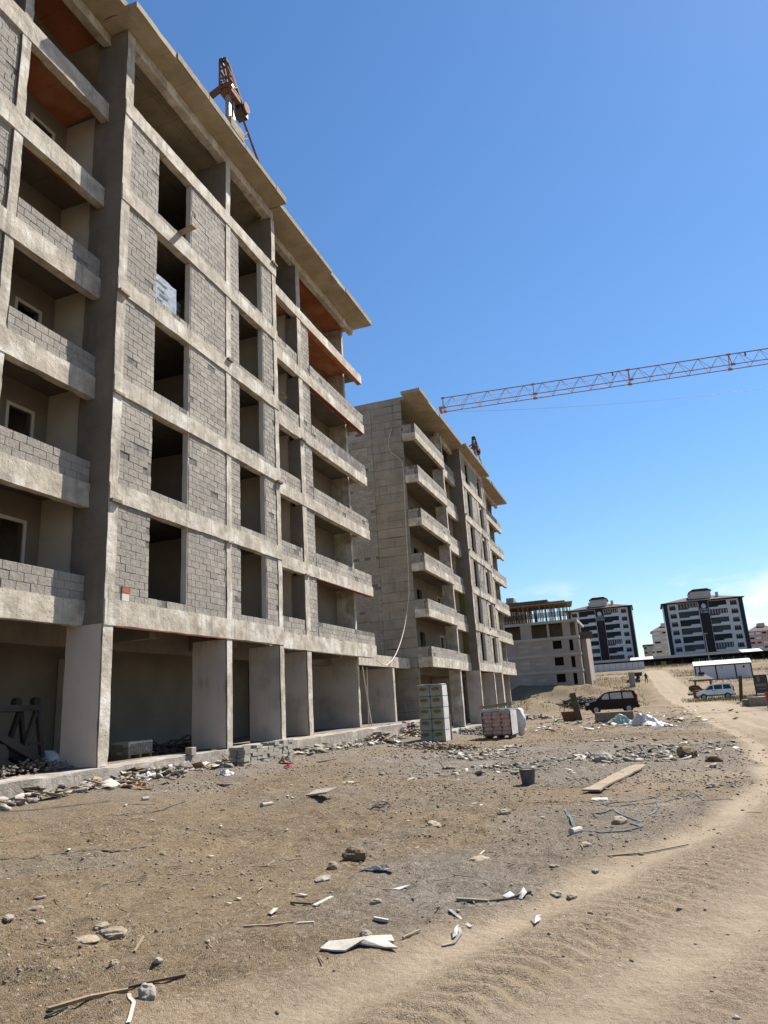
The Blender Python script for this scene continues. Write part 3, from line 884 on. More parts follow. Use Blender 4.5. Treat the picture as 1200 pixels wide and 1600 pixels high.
    # ---- left end
    if first:
        for k in range(1, 7):
            column('column', 12.6, .7, 10.67, 10.95, F[k], top[k])
        bx('column', 'concrete', 12.6, 13.3, 10.67, 10.95, base, g1)
    else:
        for k in range(1, 7):
            zb, zt = F[k] - bh[k], F[k]
            bx('beam', 'concrete', 12.25, 12.5, 1.8, 9.19, zb, zt)
            bx('beam', 'concrete', 12.5, 13.19, 1.8, 2.04, zb, zt)
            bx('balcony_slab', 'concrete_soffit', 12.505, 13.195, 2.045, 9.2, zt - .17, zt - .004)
            S.wall(12.27, 1.8, 9.2, zt, zt + .62, drop=.01)
            S.wall(1.82, 12.5, 13.2, zt, zt + .62, axis='x', drop=0)
            bx('column', 'concrete', 12.32, 13.15, 8.9, 9.2, zt + .62 if k < 1 else zt, top[k])
        bx('column', 'concrete', 12.32, 13.15, 8.9, 9.2, base, g1)
        # end wall facing the camera: concrete lifts, a block panel, storey bands
        for k in range(0, 7):
            z0 = base if k == 0 else F[k]; z1 = g1 if k == 0 else top[k]
            n = max(3, int(round((z1 - z0) / .62))); h = (z1 - z0) / n
            for i in range(n):
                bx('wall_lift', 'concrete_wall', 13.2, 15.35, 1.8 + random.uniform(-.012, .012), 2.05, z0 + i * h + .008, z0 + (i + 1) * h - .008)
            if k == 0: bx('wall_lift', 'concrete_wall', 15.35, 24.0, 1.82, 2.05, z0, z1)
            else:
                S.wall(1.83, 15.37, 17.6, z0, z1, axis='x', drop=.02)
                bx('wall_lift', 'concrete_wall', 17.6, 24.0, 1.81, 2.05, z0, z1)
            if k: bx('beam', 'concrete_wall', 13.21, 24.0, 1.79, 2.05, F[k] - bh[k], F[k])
        bx('beam', 'concrete_wall', 13.2, 24.0, 1.79, 2.05, R - .62, So)
        for k in (1, 2):
            bx('painted_face', 'olive_paint', 12.66, 13.08, 13.775, 13.796, F[k] + .02, top[k], parent=sw, rough=False)
    # ---- interior
    mid = F[6] - .2
    for (y0, y1) in ((13.86, 14.08), (19.3, 19.5), (22.76, 22.96), (26.2, 26.42)):
        bx('partition_wall', 'plaster_light', 12.61 if y0 < 26 else 13.21, 16.9, y0, y1, F[1] + .002, mid, rough=False)
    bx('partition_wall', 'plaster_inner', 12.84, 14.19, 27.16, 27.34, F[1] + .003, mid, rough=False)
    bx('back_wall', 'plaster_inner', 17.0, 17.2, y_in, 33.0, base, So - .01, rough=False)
    bx('rear_wall', 'concrete_dark', 24.01, 24.2, y_in, 33.2, base - .6, So + .1, rough=False)
    bx('end_wall', 'concrete', 13.25, 24.0, 33.01, 33.25, base, So - .02)
    if first: bx('side_wall', 'concrete_dark', 13.2, 24.0, .8, .99, base, So, rough=False)
    for k in range(1, 7):
        if k == 6 and first: continue
        z0, z1 = F[k] + .001, (F[k + 1] - .175 if k < 6 else So - .01)
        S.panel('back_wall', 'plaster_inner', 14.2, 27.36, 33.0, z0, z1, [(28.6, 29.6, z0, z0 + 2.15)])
        frame(S, 14.2, 28.55, 29.65, z0, z0 + 2.2)
        ya = 10.2 if first else 9.3
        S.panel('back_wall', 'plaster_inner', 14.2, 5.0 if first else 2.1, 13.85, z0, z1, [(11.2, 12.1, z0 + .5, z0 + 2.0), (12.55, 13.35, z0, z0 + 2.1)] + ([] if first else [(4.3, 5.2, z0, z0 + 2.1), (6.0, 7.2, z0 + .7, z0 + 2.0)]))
        frame(S, 14.2, 11.15, 12.15, z0 + .5, z0 + 2.05); frame(S, 14.2, 12.5, 13.4, z0, z0 + 2.15)
    if first:
        for k in (5, 6):
            zc = (F[6] if k == 5 else So + .004) - (.172 if k == 5 else .008)
            bx('ceiling_board', 'form_ply', 12.88, 14.19, 27.4, 32.98, zc - .02, zc, rough=False)
            if k == 5: bx('ceiling_board', 'form_ply', 12.88, 14.19, 23.1, 26.1, zc - .02, zc, rough=False)
            bx('ceiling_board', 'form_ply', 12.88, 14.19, 11.0, 13.78, zc - .02, zc, rough=False)
        zc = F[5] - .172
        bx('ceiling_board', 'form_ply', 12.86, 13.3, 11.0, 13.78, zc - .02, zc, rough=False)
    # ---- ground floor
    bx('ground_beam', 'concrete_dark', 14.6, 14.95, y_in, 32.9, g1 - .25, F[1] - .18)
    for y in (16.6, 21.0, 30.0):
        bx('ground_beam', 'concrete_dark', 12.86, 14.59, y, y + .3, g1 - .1, F[1] - .18)
    bx('partition_wall', 'plaster', 15.2, 16.95, 17.6, 17.8, base, g1 - .3, rough=False)
    bx('partition_wall', 'plaster', 14.96, 16.95, 29.0, 29.2, base, g1 - .26, rough=False)
    bx('plaster_face', 'plaster', 13.32, 16.95, 32.985, 33.0, base + .01, g1 + .3, rough=False)
    bx('ground_slab', 'concrete_dark', 12.75, 24.0, y_in, 43.0 if first else 33.2, base - .25, base - .004, rough=False)
    pl = bx('plinth', 'plinth', 11.72, 12.745, 1.0, 43.2 if first else 34.4, base - 1.1, base, amp=.03, chip=.09)
    S.flush(300, 6.0 if first else 8.5)
    return root, S


SHELL1, S1 = shell('tall grey concrete shell nearest the camera with block infill and open top storey', 0.0, 0.0, 0.60, True, .3)
SHELL2, S2 = shell('second concrete shell down the row with a hose hanging on its end wall', 41.2, -0.2, -0.25, False, .7)

# one-storey link between the two shells
link = thing('shop_link', 'low single-storey concrete frame joining the two tall shells', 'building', (-13.7, 33.4, .2))


def lk(name, m, D0, D1, y0, y1, z0, z1, parent=None, **k):
    return MB().rbox(-D1, -D0, y0, y1, z0, z1, seg=.5, amp=.008).build(name, m, parent or link, off=tuple(link.location), smooth=True)


lk('beam', 'concrete', 13.68, 13.95, 33.4, 42.9, 3.62, 4.22)
lk('roof_slab', 'concrete_soffit', 13.96, 23.0, 33.4, 42.9, 4.0, 4.2)
c_ = lk('column', 'concrete', 13.7, 17.0, 39.55, 39.85, .6, 3.61)
lk('plaster_face', 'plaster', 13.76, 16.98, 39.535, 39.549, .62, 3.6, parent=c_)
lk('back_wall', 'plaster', 17.1, 17.3, 33.4, 42.9, .6, 4.0)
lk('plaster_face', 'plaster', 15.2, 15.3, 39.50, 39.53, .62, 3.6, parent=c_)


# ================================================================== buildings further off
def wall_y(mb, x0, x1, z0, z1, y, t, holes):
    """wall facing -y with rectangular openings (x0, x1, z0, z1)"""
    xs = sorted({x0, x1, *[v for h in holes for v in h[:2]]}); zs = sorted({z0, z1, *[v for h in holes for v in h[2:]]})
    for a, b in zip(xs[:-1], xs[1:]):
        for c, d in zip(zs[:-1], zs[1:]):
            if any(h[0] - 1e-6 <= (a + b) / 2 <= h[1] + 1e-6 and h[2] - 1e-6 <= (c + d) / 2 <= h[3] + 1e-6 for h in holes): continue
            mb.box(a, b, y, y + t, c, d)
    return mb


def third_block():
    Y = 126.0
    pr = on_y(914, 1074, Y); pl_ = on_y(800, 1080, Y); tp = on_y(897, 962, Y)
    xr, zb = pr[0], pr[2] + .3; xl = pl_[0] - 9
    W = xr - xl; Hh = tp[2] - zb; st = Hh / 4.18
    root = thing('unfinished_block', 'brown-grey four-storey block with timber shoring on its roof, beyond the second shell', 'building', (xl, Y, zb - 2))
    off = tuple(root.location)
    P = lambda mb, n, m, par=None: mb.build(n, m, par or root, off=off)
    fx = lambda px, py: on_y(px, py, Y)[0]
    depth = 14.0
    for k in range(4):
        z0 = zb + k * st; z1 = z0 + st - .45
        if k < 3:
            xa, xb = fx(864, 1010), fx(878, 1010); xc, xd = fx(890, 1010), fx(896, 1010)
            holes = [(xa, xb, z0 + .75, z0 + 2.15), (xc, xd, z0 + .3, z0 + 2.15)]
            P(wall_y(MB(), xl, xr, z0, z1, Y, .25, holes), 'storey_wall', 'render_wall')
            for h in holes:
                w = P(MB().box(h[0] - .01, h[1] + .01, Y + .8, Y + .85, h[2], h[3]), 'window', 'void')  # black sheet behind the opening: unlit interior put in as colour
                P(MB().box(h[0], h[1], Y - .06, Y + .2, h[2] - .08, h[2] - .004), 'sill', 'render_band', w)
            for (px, dy) in ((816, .5), (816, 1.3), (840, 1.0)):
                x = fx(px, 1010); P(MB().box(x - .6, x + .9, Y - .03, Y - .003, z0 + dy, z0 + dy + .42), 'lighter_panel', 'render_band')
        else:
            xs = [fx(790, 970), fx(811, 970), fx(828, 970), fx(877, 970), fx(889, 970)]
            P(MB().box(xs[1], xs[2], Y, Y + .25, z0, z1), 'storey_wall', 'render_wall')
            P(MB().box(xs[3], xs[4], Y, Y + .25, z0, z1), 'storey_wall', 'render_wall')
            for x in (xl, xr - .35, (xs[2] + xs[3]) / 2 - 3, (xs[2] + xs[3]) / 2):
                P(MB().box(x, x + .35, Y + .3, Y + .7, z0, z1), 'column', 'render_band')
        P(MB().box(xl - .1, xr + .12, Y - .12, Y + .3, z1, z0 + st), 'storey_band', 'render_band')
        P(MB().box(xl, xr - .02, Y + .32, Y + depth, z0 + st - .2, z0 + st - .01), 'floor_slab', 'concrete_dark')
        sm = MB()
        if k < 3: sm.box(xr - .25, xr, Y + .26, Y + depth, z0, z1)
        if k < 3: P(sm, 'side_wall', 'render_wall')
        P(MB().box(xr - .25, xr + .1, Y + .31, Y + depth, z1, z0 + st), 'storey_band', 'render_band')
    P(MB().box(xr + .1, xr + 1.0, Y + 3.0, Y + depth, zb - 2, zb + 3 * st), 'side_wing', 'render_wall')
    P(MB().box(xl, xr, Y + 6.0, Y + 6.2, zb, zb + 4 * st), 'back_wall', 'concrete_dark')
    P(MB().box(xl, xr, Y - .02, Y + depth, zb - 2.2, zb - .01), 'footing', 'render_band')
    # shoring forest and deck on top
    zt = zb + 4 * st; dk = zt + 2.9
    post = MB().box(-.06, .06, -.06, .06, 0, 2.9)
    me = bpy.data.meshes.new('shoring_post'); me.from_pydata(post.v, [], post.f); me.materials.append(MATS['timber_dark']); me.update()
    me2 = me.copy(); me2.materials.clear(); me2.materials.append(MATS['timber'])
    x = xl + 3.5
    while x < xr - .6:
        for j in range(5):
            o = bpy.data.objects.new('shoring_post', random.choice((me, me2, me))); COL.objects.link(o); o.parent = root
            o.location = (x + random.uniform(-.3, .3) - off[0], Y + .5 + j * 1.7 - off[1], zt - off[2]); o.rotation_euler = (random.gauss(0, .02), random.gauss(0, .02), 0)
        x += .95
    for j in range(5):
        P(MB().box(xl + 3.2, xr - .3 - .2 * j, Y + .3 + j * 1.8, Y + .46 + j * 1.8, dk, dk + .2), 'shoring_beam', 'timber')
        P(MB().box(xl + 3.2, xr - 1.0, Y + .36 + j * 1.8, Y + .42 + j * 1.8, zt + 1.4, zt + 1.52), 'shoring_beam', 'timber_dark')
    P(MB().box(xl + 3.0, xr - 4.5, Y + .2, Y + 9, dk + .2, dk + .85), 'deck_form', 'timber_dark')
    P(MB().box(xl + 3.0, xr - 1.6, Y + .6, Y + 9, dk + .21, dk + .5), 'deck_form', 'timber')
    P(MB().box(xr + .1, xr + 2.2, Y + 2.0, Y + 2.2, zt - 3.4, zt - 2.2), 'scaffold_board', 'timber_dark')


third_block()


def lettering(root, off, cx, y, z, w, h, seed):
    """emblem and two rows of unreadable raised white letters"""
    r = random.Random(seed)
    e = MB(); e.prism([(cx - .75, z + 2.1), (cx - .5, z + 1.65), (cx + .5, z + 1.65), (cx + .75, z + 2.1), (cx + .5, z + 2.9), (cx, z + 3.2), (cx - .5, z + 2.9)], 'y', y - .08, y - .005)
    e.build('emblem', 'sign_white', root, off=off)
    for row in range(2):
        n = 6 + row; x = cx - w / 2 + (.15 if row else 0)
        for i in range(n):
            lw = w / n * r.uniform(.55, .75); mb = MB(); z0 = z + .85 * (1 - row)
            mb.box(x, x + .09, y - .07, y - .005, z0, z0 + h)
            if r.random() < .8: mb.box(x + .095, x + lw, y - .07, y - .005, z0 + h - .11, z0 + h)
            if r.random() < .7: mb.box(x + .095, x + lw, y - .07, y - .005, z0, z0 + .11)
            if r.random() < .6: mb.box(x + lw - .09, x + lw, y - .07, y - .005, z0 + .115, z0 + h - .115)
            mb.build('letter', 'sign_white', root, off=off); x += w / n





def tower_flats(label, Y, pxl, pxr, py_eave, py_base, seed, side=None, cut_left=0):
    """finished flats: navy edges, dark middle strip, stepped white balcony fronts, hipped tile roof"""
    r = random.Random(seed)
    pm = (pxl + pxr) / 2
    x0 = on_y(pxl, (py_eave + py_base) / 2, Y)[0]; x1 = on_y(pxr, (py_eave + py_base) / 2 - 6, Y)[0]
    zt = on_y(pm, py_eave, Y)[2]; zb = on_y(pm, py_base, Y)[2]
    W = x1 - x0; n = 6; st = (zt - zb) / (n + .25); zg = zb - 5.0
    root = thing('apartment_tower', label, 'building', (x0, Y, zg))
    off = tuple(root.location)
    P = lambda mb, nm, m, par=None: mb.build(nm, m, par or root, off=off)
    D = 16.0
    xs = lambda f: x0 + W * f
    cols = [(.075, .155), (.845, .925)]                         # window columns
    bal = [(.185, .44), (.575, .80)]                             # balcony bays
    P(MB().box(x0, x1, Y + .5, Y + D, zg, zt), 'core', 'white_wall')
    P(MB().box(x0 - .05, xs(.05), Y - .25, Y + .49, zg, zt + .25), 'edge_strip', 'navy_wall')
    P(MB().box(xs(.95), x1 + .05, Y - .25, Y + .49, zg, zt + .25), 'edge_strip', 'navy_wall')
    P(MB().box(xs(.45), xs(.57), Y - .35, Y + .49, zg, zt + .3), 'middle_strip', 'brown_wall')
    for a, b in ((.05, .185), (.44, .45), (.57, .575), (.80, .95)):
        holes = []
        for c in cols:
            if a <= c[0] and c[1] <= b: holes = [(xs(c[0]), xs(c[1]), zt - (k + 1) * st + .7, zt - k * st - .45) for k in range(n)] + [(xs(c[0]), xs(c[1]), zb - 1.5, zt - n * st - .45)]
        P(wall_y(MB(), xs(a), xs(b), zg, zt, Y, .49, holes), 'front_wall', 'white_wall')
        for h in holes:
            w = P(MB().box(h[0], h[1], Y + .25, Y + .3, h[2], h[3]), 'window', 'grey_glass' if r.random() < .7 else 'dark_glass')
            fr = MB(); mw = (h[1] - h[0])
            for q in (0, .33, .66, 1): fr.box(h[0] + q * (mw - .1), h[0] + q * (mw - .1) + .1, Y + .18, Y + .249, h[2] + .9, h[3])
            fr.box(h[0], h[1], Y + .15, Y + .179, h[3] - .12, h[3])
            P(fr, 'frame', 'pvc_white', w)
            P(MB().box(h[0], h[1], Y - .08, Y - .01, h[2], h[2] + 1.0), 'railing', 'rail_dark', w)
    for s, (a, b) in enumerate(bal):
        for k in range(n + 1):
            z1 = zt - k * st; z0 = z1 - st if k < n else zb - 2
            ph = .95 if k < n else 0
            xa, xb = xs(a), xs(b); xm = xs(a + (b - a) * (.5 if s == 0 else .5))
            gl = 'dark_glass' if r.random() < .62 else 'grey_glass'
            g = P(MB().box(xa, xb, Y + .12, Y + .2, z0 + (.5 if k < n else 0), z1 - .18), 'balcony_glass', gl)
            if gl == 'grey_glass':
                fm = 'pvc_white' if r.random() < .5 else 'rail_dark'
                for q in range(7): P(MB().box(xa + (xb - xa) * q / 6.6, xa + (xb - xa) * q / 6.6 + .14, Y + .04, Y + .11, z0 + 1.1, z1 - .3), 'mullion', fm, g)
            if k < n:
                lo, hi = (.55, 1.0) if s == 0 else (.55, 1.0)
                m = MB()
                if s == 0: m.prism([(xa, z0 - .12), (xb, z0 - .12), (xb, z0 + hi), (xm + .3, z0 + hi), (xm, z0 + lo), (xa, z0 + lo)], 'y', Y - .2, Y + .1)
                else: m.prism([(xa, z0 - .12), (xb, z0 - .12), (xb, z0 + hi), (xm + .3, z0 + hi), (xm, z0 + lo), (xa, z0 + lo)], 'y', Y - .2, Y + .1)
                P(m, 'balcony_front', 'white_wall')
        P(MB().box(xs(a), xs(b), Y - .2, Y + .11, zt - .16, zt), 'balcony_lintel', 'white_wall')
    # roof
    e = .7; rh = 2.3
    rf = MB()
    A = [(x0 - e, Y - e - .3, zt + .3), (x1 + e, Y - e - .3, zt + .3), (x1 + e, Y + D + e, zt + .3), (x0 - e, Y + D + e, zt + .3)]
    B = [(xs(.33), Y + D / 2, zt + .3 + rh), (xs(.67), Y + D / 2, zt + .3 + rh)]
    rf.add(A + B, [(0, 1, 5, 4), (2, 3, 4, 5), (1, 2, 5), (3, 0, 4), (3, 2, 1, 0)])
    rfo = P(rf, 'roof', 'roof_tile')
    P(MB().box(x0 - e, x1 + e, Y - e - .45, Y - e - .31, zt + .05, zt + .4), 'gutter', 'navy_wall', rfo)
    P(MB().box(xs(.38), xs(.64), Y + 3.5, Y + D - 3.5, zt + 1.2, zt + 3.9), 'stair_house', 'cream_wall')
    P(MB().prism([(xs(.36), zt + 3.9), (xs(.66), zt + 3.9), (xs(.60), zt + 4.7), (xs(.42), zt + 4.7)], 'y', Y + 3.0, Y + D - 3), 'stair_roof', 'roof_tile')
    for f in (.345, .70): P(MB().box(xs(f), xs(f) + .9, Y + 4, Y + 5, zt + 1.2, zt + 3.2), 'chimney', 'cream_wall', rfo)
    lettering(root, off, xs(.51), Y - .36, zt - 3.9, W * .105, .62, seed)
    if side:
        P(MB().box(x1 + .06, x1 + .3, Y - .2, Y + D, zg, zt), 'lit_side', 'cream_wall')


tower_flats('navy and white apartment block standing alone, right of the gap in the skyline', 262.0, 1041.5, 1167, 939, 1022, 3)
tower_flats('navy and white apartment block partly hidden behind the brown unfinished block', 262.0, 890, 990.5, 952, 1028, 5, side=True)


def small_flats(label, cat, Y, pxl, pxr, py_top, py_base, wallm, floors, bays, seed, roofm='roof_tile', hip=True):
    r = random.Random(seed); pm = (pxl + pxr) / 2
    x0, x1 = on_y(pxl, (py_top + py_base) / 2, Y)[0], on_y(pxr, (py_top + py_base) / 2, Y)[0]
    zt, zb = on_y(pm, py_top, Y)[2], on_y(pm, py_base, Y)[2]; zg = min(zb, 7.5) - 1
    root = thing('apartment_house', label, cat, (x0, Y, zg)); off = tuple(root.location)
    P = lambda mb, nm, m, par=None: mb.build(nm, m, par or root, off=off)
    st = (zt - zb) / floors; W = x1 - x0
    holes = []
    for k in range(floors):
        for i in range(bays):
            a = x0 + W * (i + .18) / bays; b = x0 + W * (i + .82) / bays; holes.append((a, b, zb + k * st + .75, zb + (k + 1) * st - .45))
    P(wall_y(MB(), x0, x1, zg, zt, Y, .4, holes), 'front_wall', wallm)
    P(MB().box(x0, x1, Y + .8, Y + 14, zg, zt - .01), 'core', wallm)
    for h in holes:
        w = P(MB().box(h[0], h[1], Y + .3, Y + .35, h[2], h[3]), 'window', 'dark_glass' if r.random() < .6 else 'grey_glass')
        if r.random() < .6: P(MB().box(h[0] - .15, h[1] + .15, Y - .6, Y - .05, h[2] - .2, h[2] + .75), 'balcony_front', 'white_wall' if r.random() < .5 else wallm)
    e = .6
    if hip:
        P(MB().add([(x0 - e, Y - e, zt), (x1 + e, Y - e, zt), (x1 + e, Y + 14 + e, zt), (x0 - e, Y + 14 + e, zt), (x0 + W * .35, Y + 7, zt + 2.6), (x0 + W * .65, Y + 7, zt + 2.6)],
                   [(0, 1, 5, 4), (2, 3, 4, 5), (1, 2, 5), (3, 0, 4), (3, 2, 1, 0)]), 'roof', roofm)
        P(MB().box(x0 + W * .4, x0 + W * .62, Y + 5, Y + 9, zt + .6, zt + 3.6), 'stair_house', wallm)
    else:
        P(MB().box(x0 - .3, x1 + .3, Y - .3, Y + 14, zt, zt + .6), 'parapet', roofm)


small_flats('pale flats with red roof seen in the gap between the two navy towers', 'building', 330.0, 1021, 1062, 985, 1022, 'cream_wall', 5, 3, 1)
small_flats('low pale house at the foot of the gap between the navy towers', 'building', 345.0, 1006, 1024, 1009, 1024, 'cream_wall', 2, 3, 2, hip=False)
small_flats('pink apartment house at the right picture edge behind the shop strip', 'building', 340.0, 1171, 1222, 985, 1015, 'pink_wall', 4, 5, 4)
small_flats('grey domed-roof flats peeping over the brown unfinished block', 'building', 215.0, 768, 822, 950, 985, 'concrete_wall', 3, 4, 6, roofm='navy_wall')


def shop_strip():
    Y = 236.0
    p0, p1 = on_y(915, 1040, Y), on_y(1290, 1025, Y)
    zb = 7.0; zt = on_y(1100, 1021, Y)[2]; x0, x1 = p0[0], p1[0]
    root = thing('shop_strip', 'long low dark glass shop strip with navy canopy below the apartment towers', 'building', (x0, Y, zb)); off = tuple(root.location)
    P = lambda mb, n, m, par=None: mb.build(n, m, par or root, off=off)
    zc = zb + (zt - zb) * .72
    P(MB().prism([(Y - 2.2, zc), (Y - 2.2, zc + .35), (Y + 5, zt + .4), (Y + 14, zt + .4), (Y + 14, zc)], 'x', x0, x1), 'canopy', 'roof_navy')
    P(MB().box(x0, x1, Y + 3, Y + 14, zb - 1.5, zc), 'back_wall', 'brown_wall')
    n = int((x1 - x0) / 3.1); r = random.Random(5)
    for i in range(n):
        a = x0 + (x1 - x0) * i / n; b = x0 + (x1 - x0) * (i + 1) / n
        P(MB().box(a - .22, a + .22, Y - .1, Y + .3, zb - 1.5, zc), 'pillar', 'rail_dark')
        if i % 7 in (1, 2): continue
        g = P(MB().box(a + .3, b - .3, Y + .4, Y + .5, zb - 1.5, zc - .4), 'shop_window', 'grey_glass' if r.random() < .6 else 'dark_glass')
        P(MB().box((a + b) / 2 - .06, (a + b) / 2 + .06, Y + .3, Y + .39, zb - 1, zc - .4), 'mullion', 'pvc_white', g)
    for (pa, pb) in ((985, 1020), (1160, 1192)):
        a, b = on_y(pa, 1030, Y)[0], on_y(pb, 1025, Y)[0]
        P(MB().add([(a, Y - 2.0, zc + .45), (b, Y - 2.0, zc + .45), (b, Y + 5, zt + .5), (a, Y + 5, zt + .5), (a, Y - 2.0, zc + .37), (b, Y - 2.0, zc + .37), (b, Y + 5, zt + .42), (a, Y + 5, zt + .42)],
                   [(0, 1, 2, 3), (7, 6, 5, 4), (0, 4, 5, 1), (2, 6, 7, 3), (1, 5, 6, 2), (3, 7, 4, 0)]), 'skylight', 'cabin_roof')
    a = on_y(1036, 1036, Y)[0]; P(MB().box(a - .9, a + .9, Y + .25, Y + .33, zb + .8, zb + 2.0), 'yellow_panel', 'yellow_paint')


shop_strip()

# white site hoarding beyond the third block, on a dark retaining wall
Yh = 196.0
_a, _b = on_y(917, 1048, Yh), on_y(1008, 1046, Yh)
hz_ = on_y(965, 1049, Yh)[2]
hd = thing('site_hoarding', 'white panel hoarding above the dark earth wall at the head of the dirt road', 'fence', (_a[0], Yh, hz_))
n_ = 10
for i in range(n_):
    xa = _a[0] + (_b[0] - _a[0]) * i / n_; xb = _a[0] + (_b[0] - _a[0]) * (i + 1) / n_
    MB().box(xa + .05, xb - .05, Yh, Yh + .06, hz_, hz_ + 2.0).build('panel', 'cabin_white', hd, off=tuple(hd.location))
    MB().box(xa - .045, xa + .045, Yh - .03, Yh + .09, hz_ - .5, hz_ + 2.05).build('post', 'steel_grey', hd, off=tuple(hd.location))
rw = MB().rbox(_a[0] - 3, _b[0] - 1.5, Yh - .1, Yh + .5, hz_ - 2.6, hz_ - .05, seg=1.5, amp=.1, chip=.2).build('retaining_wall', 'concrete_dark')
tag(rw, 'dark brown retaining wall under the white hoarding', 'wall')


# ================================================================== crane, hoists, hose
def crane():
    Z = 33.0
    tip = on_z(692, 637, Z); rt = on_z(1200, 561, Z)
    d = (rt - tip); d[2] = 0; ln = np.linalg.norm(d); u = d / ln
    s = np.array([-u[1], u[0], 0])                     # towards the far side
    if np.dot(s, tip - CAM) < 0: s = -s
    root = thing('tower_crane', 'orange lattice tower crane jib reaching across the sky from the right', 'crane', tuple(tip + u * 62 + np.array([0, 0, -33.3])))
    off = tuple(root.location)
    P = lambda mb, n, m='crane_orange', par=None: mb.build(n, m, par or root, off=off)
    Hs, Ws = 1.42, 1.25
    N = 31; pitch = 62.0 / N
    b0 = lambda i: tip + u * (pitch * i)
    b1 = lambda i: b0(i) + s * Ws
    tt = lambda i: b0(i) + s * Ws / 2 + np.array([0, 0, Hs])
    P(MB().tube([b0(0), b0(N)], .05, 8), 'bottom_chord'); P(MB().tube([b1(0), b1(N)], .05, 8), 'bottom_chord')
    P(MB().tube([tt(0), tt(N)], .062, 8), 'top_chord')
    for i in range(N):
        mb = MB()
        for e in (b0, b1):
            mb.tube([e(i), tt(i + .5)], .022, 6).tube([tt(i + .5), e(i + 1)], .022, 6)
        mb.tube([b0(i), b1(i)], .02, 6).tube([b0(i), b1(i + 1)], .016, 6)
        P(mb, 'lattice')
        if i % 5 == 0:
            g = MB()
            for e in (b0, b1): g.bar(e(i), tt(i), .07)
            g.bar(b0(i) - u * .12, b0(i) + u * .3, .16, .2).bar(b1(i) - u * .12, b1(i) + u * .3, .16, .2).bar(tt(i) - u * .2, tt(i) + u * .2, .18, .16)
            P(g, 'section_joint')
    P(MB().bar(b0(0) - u * .3 + s * .1, b0(0) - u * .3 + s * 1.15, .3, .45), 'tip_frame')
    P(MB().tube([tt(0) - np.array([0, 0, .55]), tt(N) - np.array([0, 0, .55])], .012, 5), 'trolley_rope', 'steel_grey')
    for f in (9.2, 23.8, 15.8):
        P(MB().bar(tt(f), tt(f) - np.array([0, 0, .42]), .14, .12), 'lamp_box', 'rust')
    n = 26                                                # slack cable under the jib
    pts = []
    for i in range(n + 1):
        f = i / n; p = b0(0) + u * 62 * f + s * .6; p = p + np.array([0, 0, -.25 - 5.6 * f * (1.25 - f) * 1.25]); pts.append(p)
    P(MB().tube(pts, .014, 5), 'slack_cable', 'steel_grey')
    # mast, cab and counter jib outside the frame
    m = tip + u * 62 + s * .6; q = np.array([0, 0, 1.0])
    ms = MB()
    for a in (-.8, .8):
        for c in (-.8, .8): ms.bar(m + u * a + s * c - q * 33.4, m + u * a + s * c + q * 1.5, .16)
    for k in range(17):
        z = -33.4 + k * 2
        for c in (-.8, .8):
            ms.bar(m + u * -.8 + s * c + q * z, m + u * .8 + s * c + q * (z + 2), .07); ms.bar(m + s * -.8 + u * c + q * z, m + s * .8 + u * c + q * (z + 2), .07)
    P(ms, 'mast')
    P(MB().bar(m + q * .6, m + u * 14 + q * .6, 1.2, .8), 'counter_jib')
    P(MB().bar(m + u * 11 - q * .6, m + u * 14 - q * .6, 1.4, 2.0), 'counterweight', 'concrete')


crane()


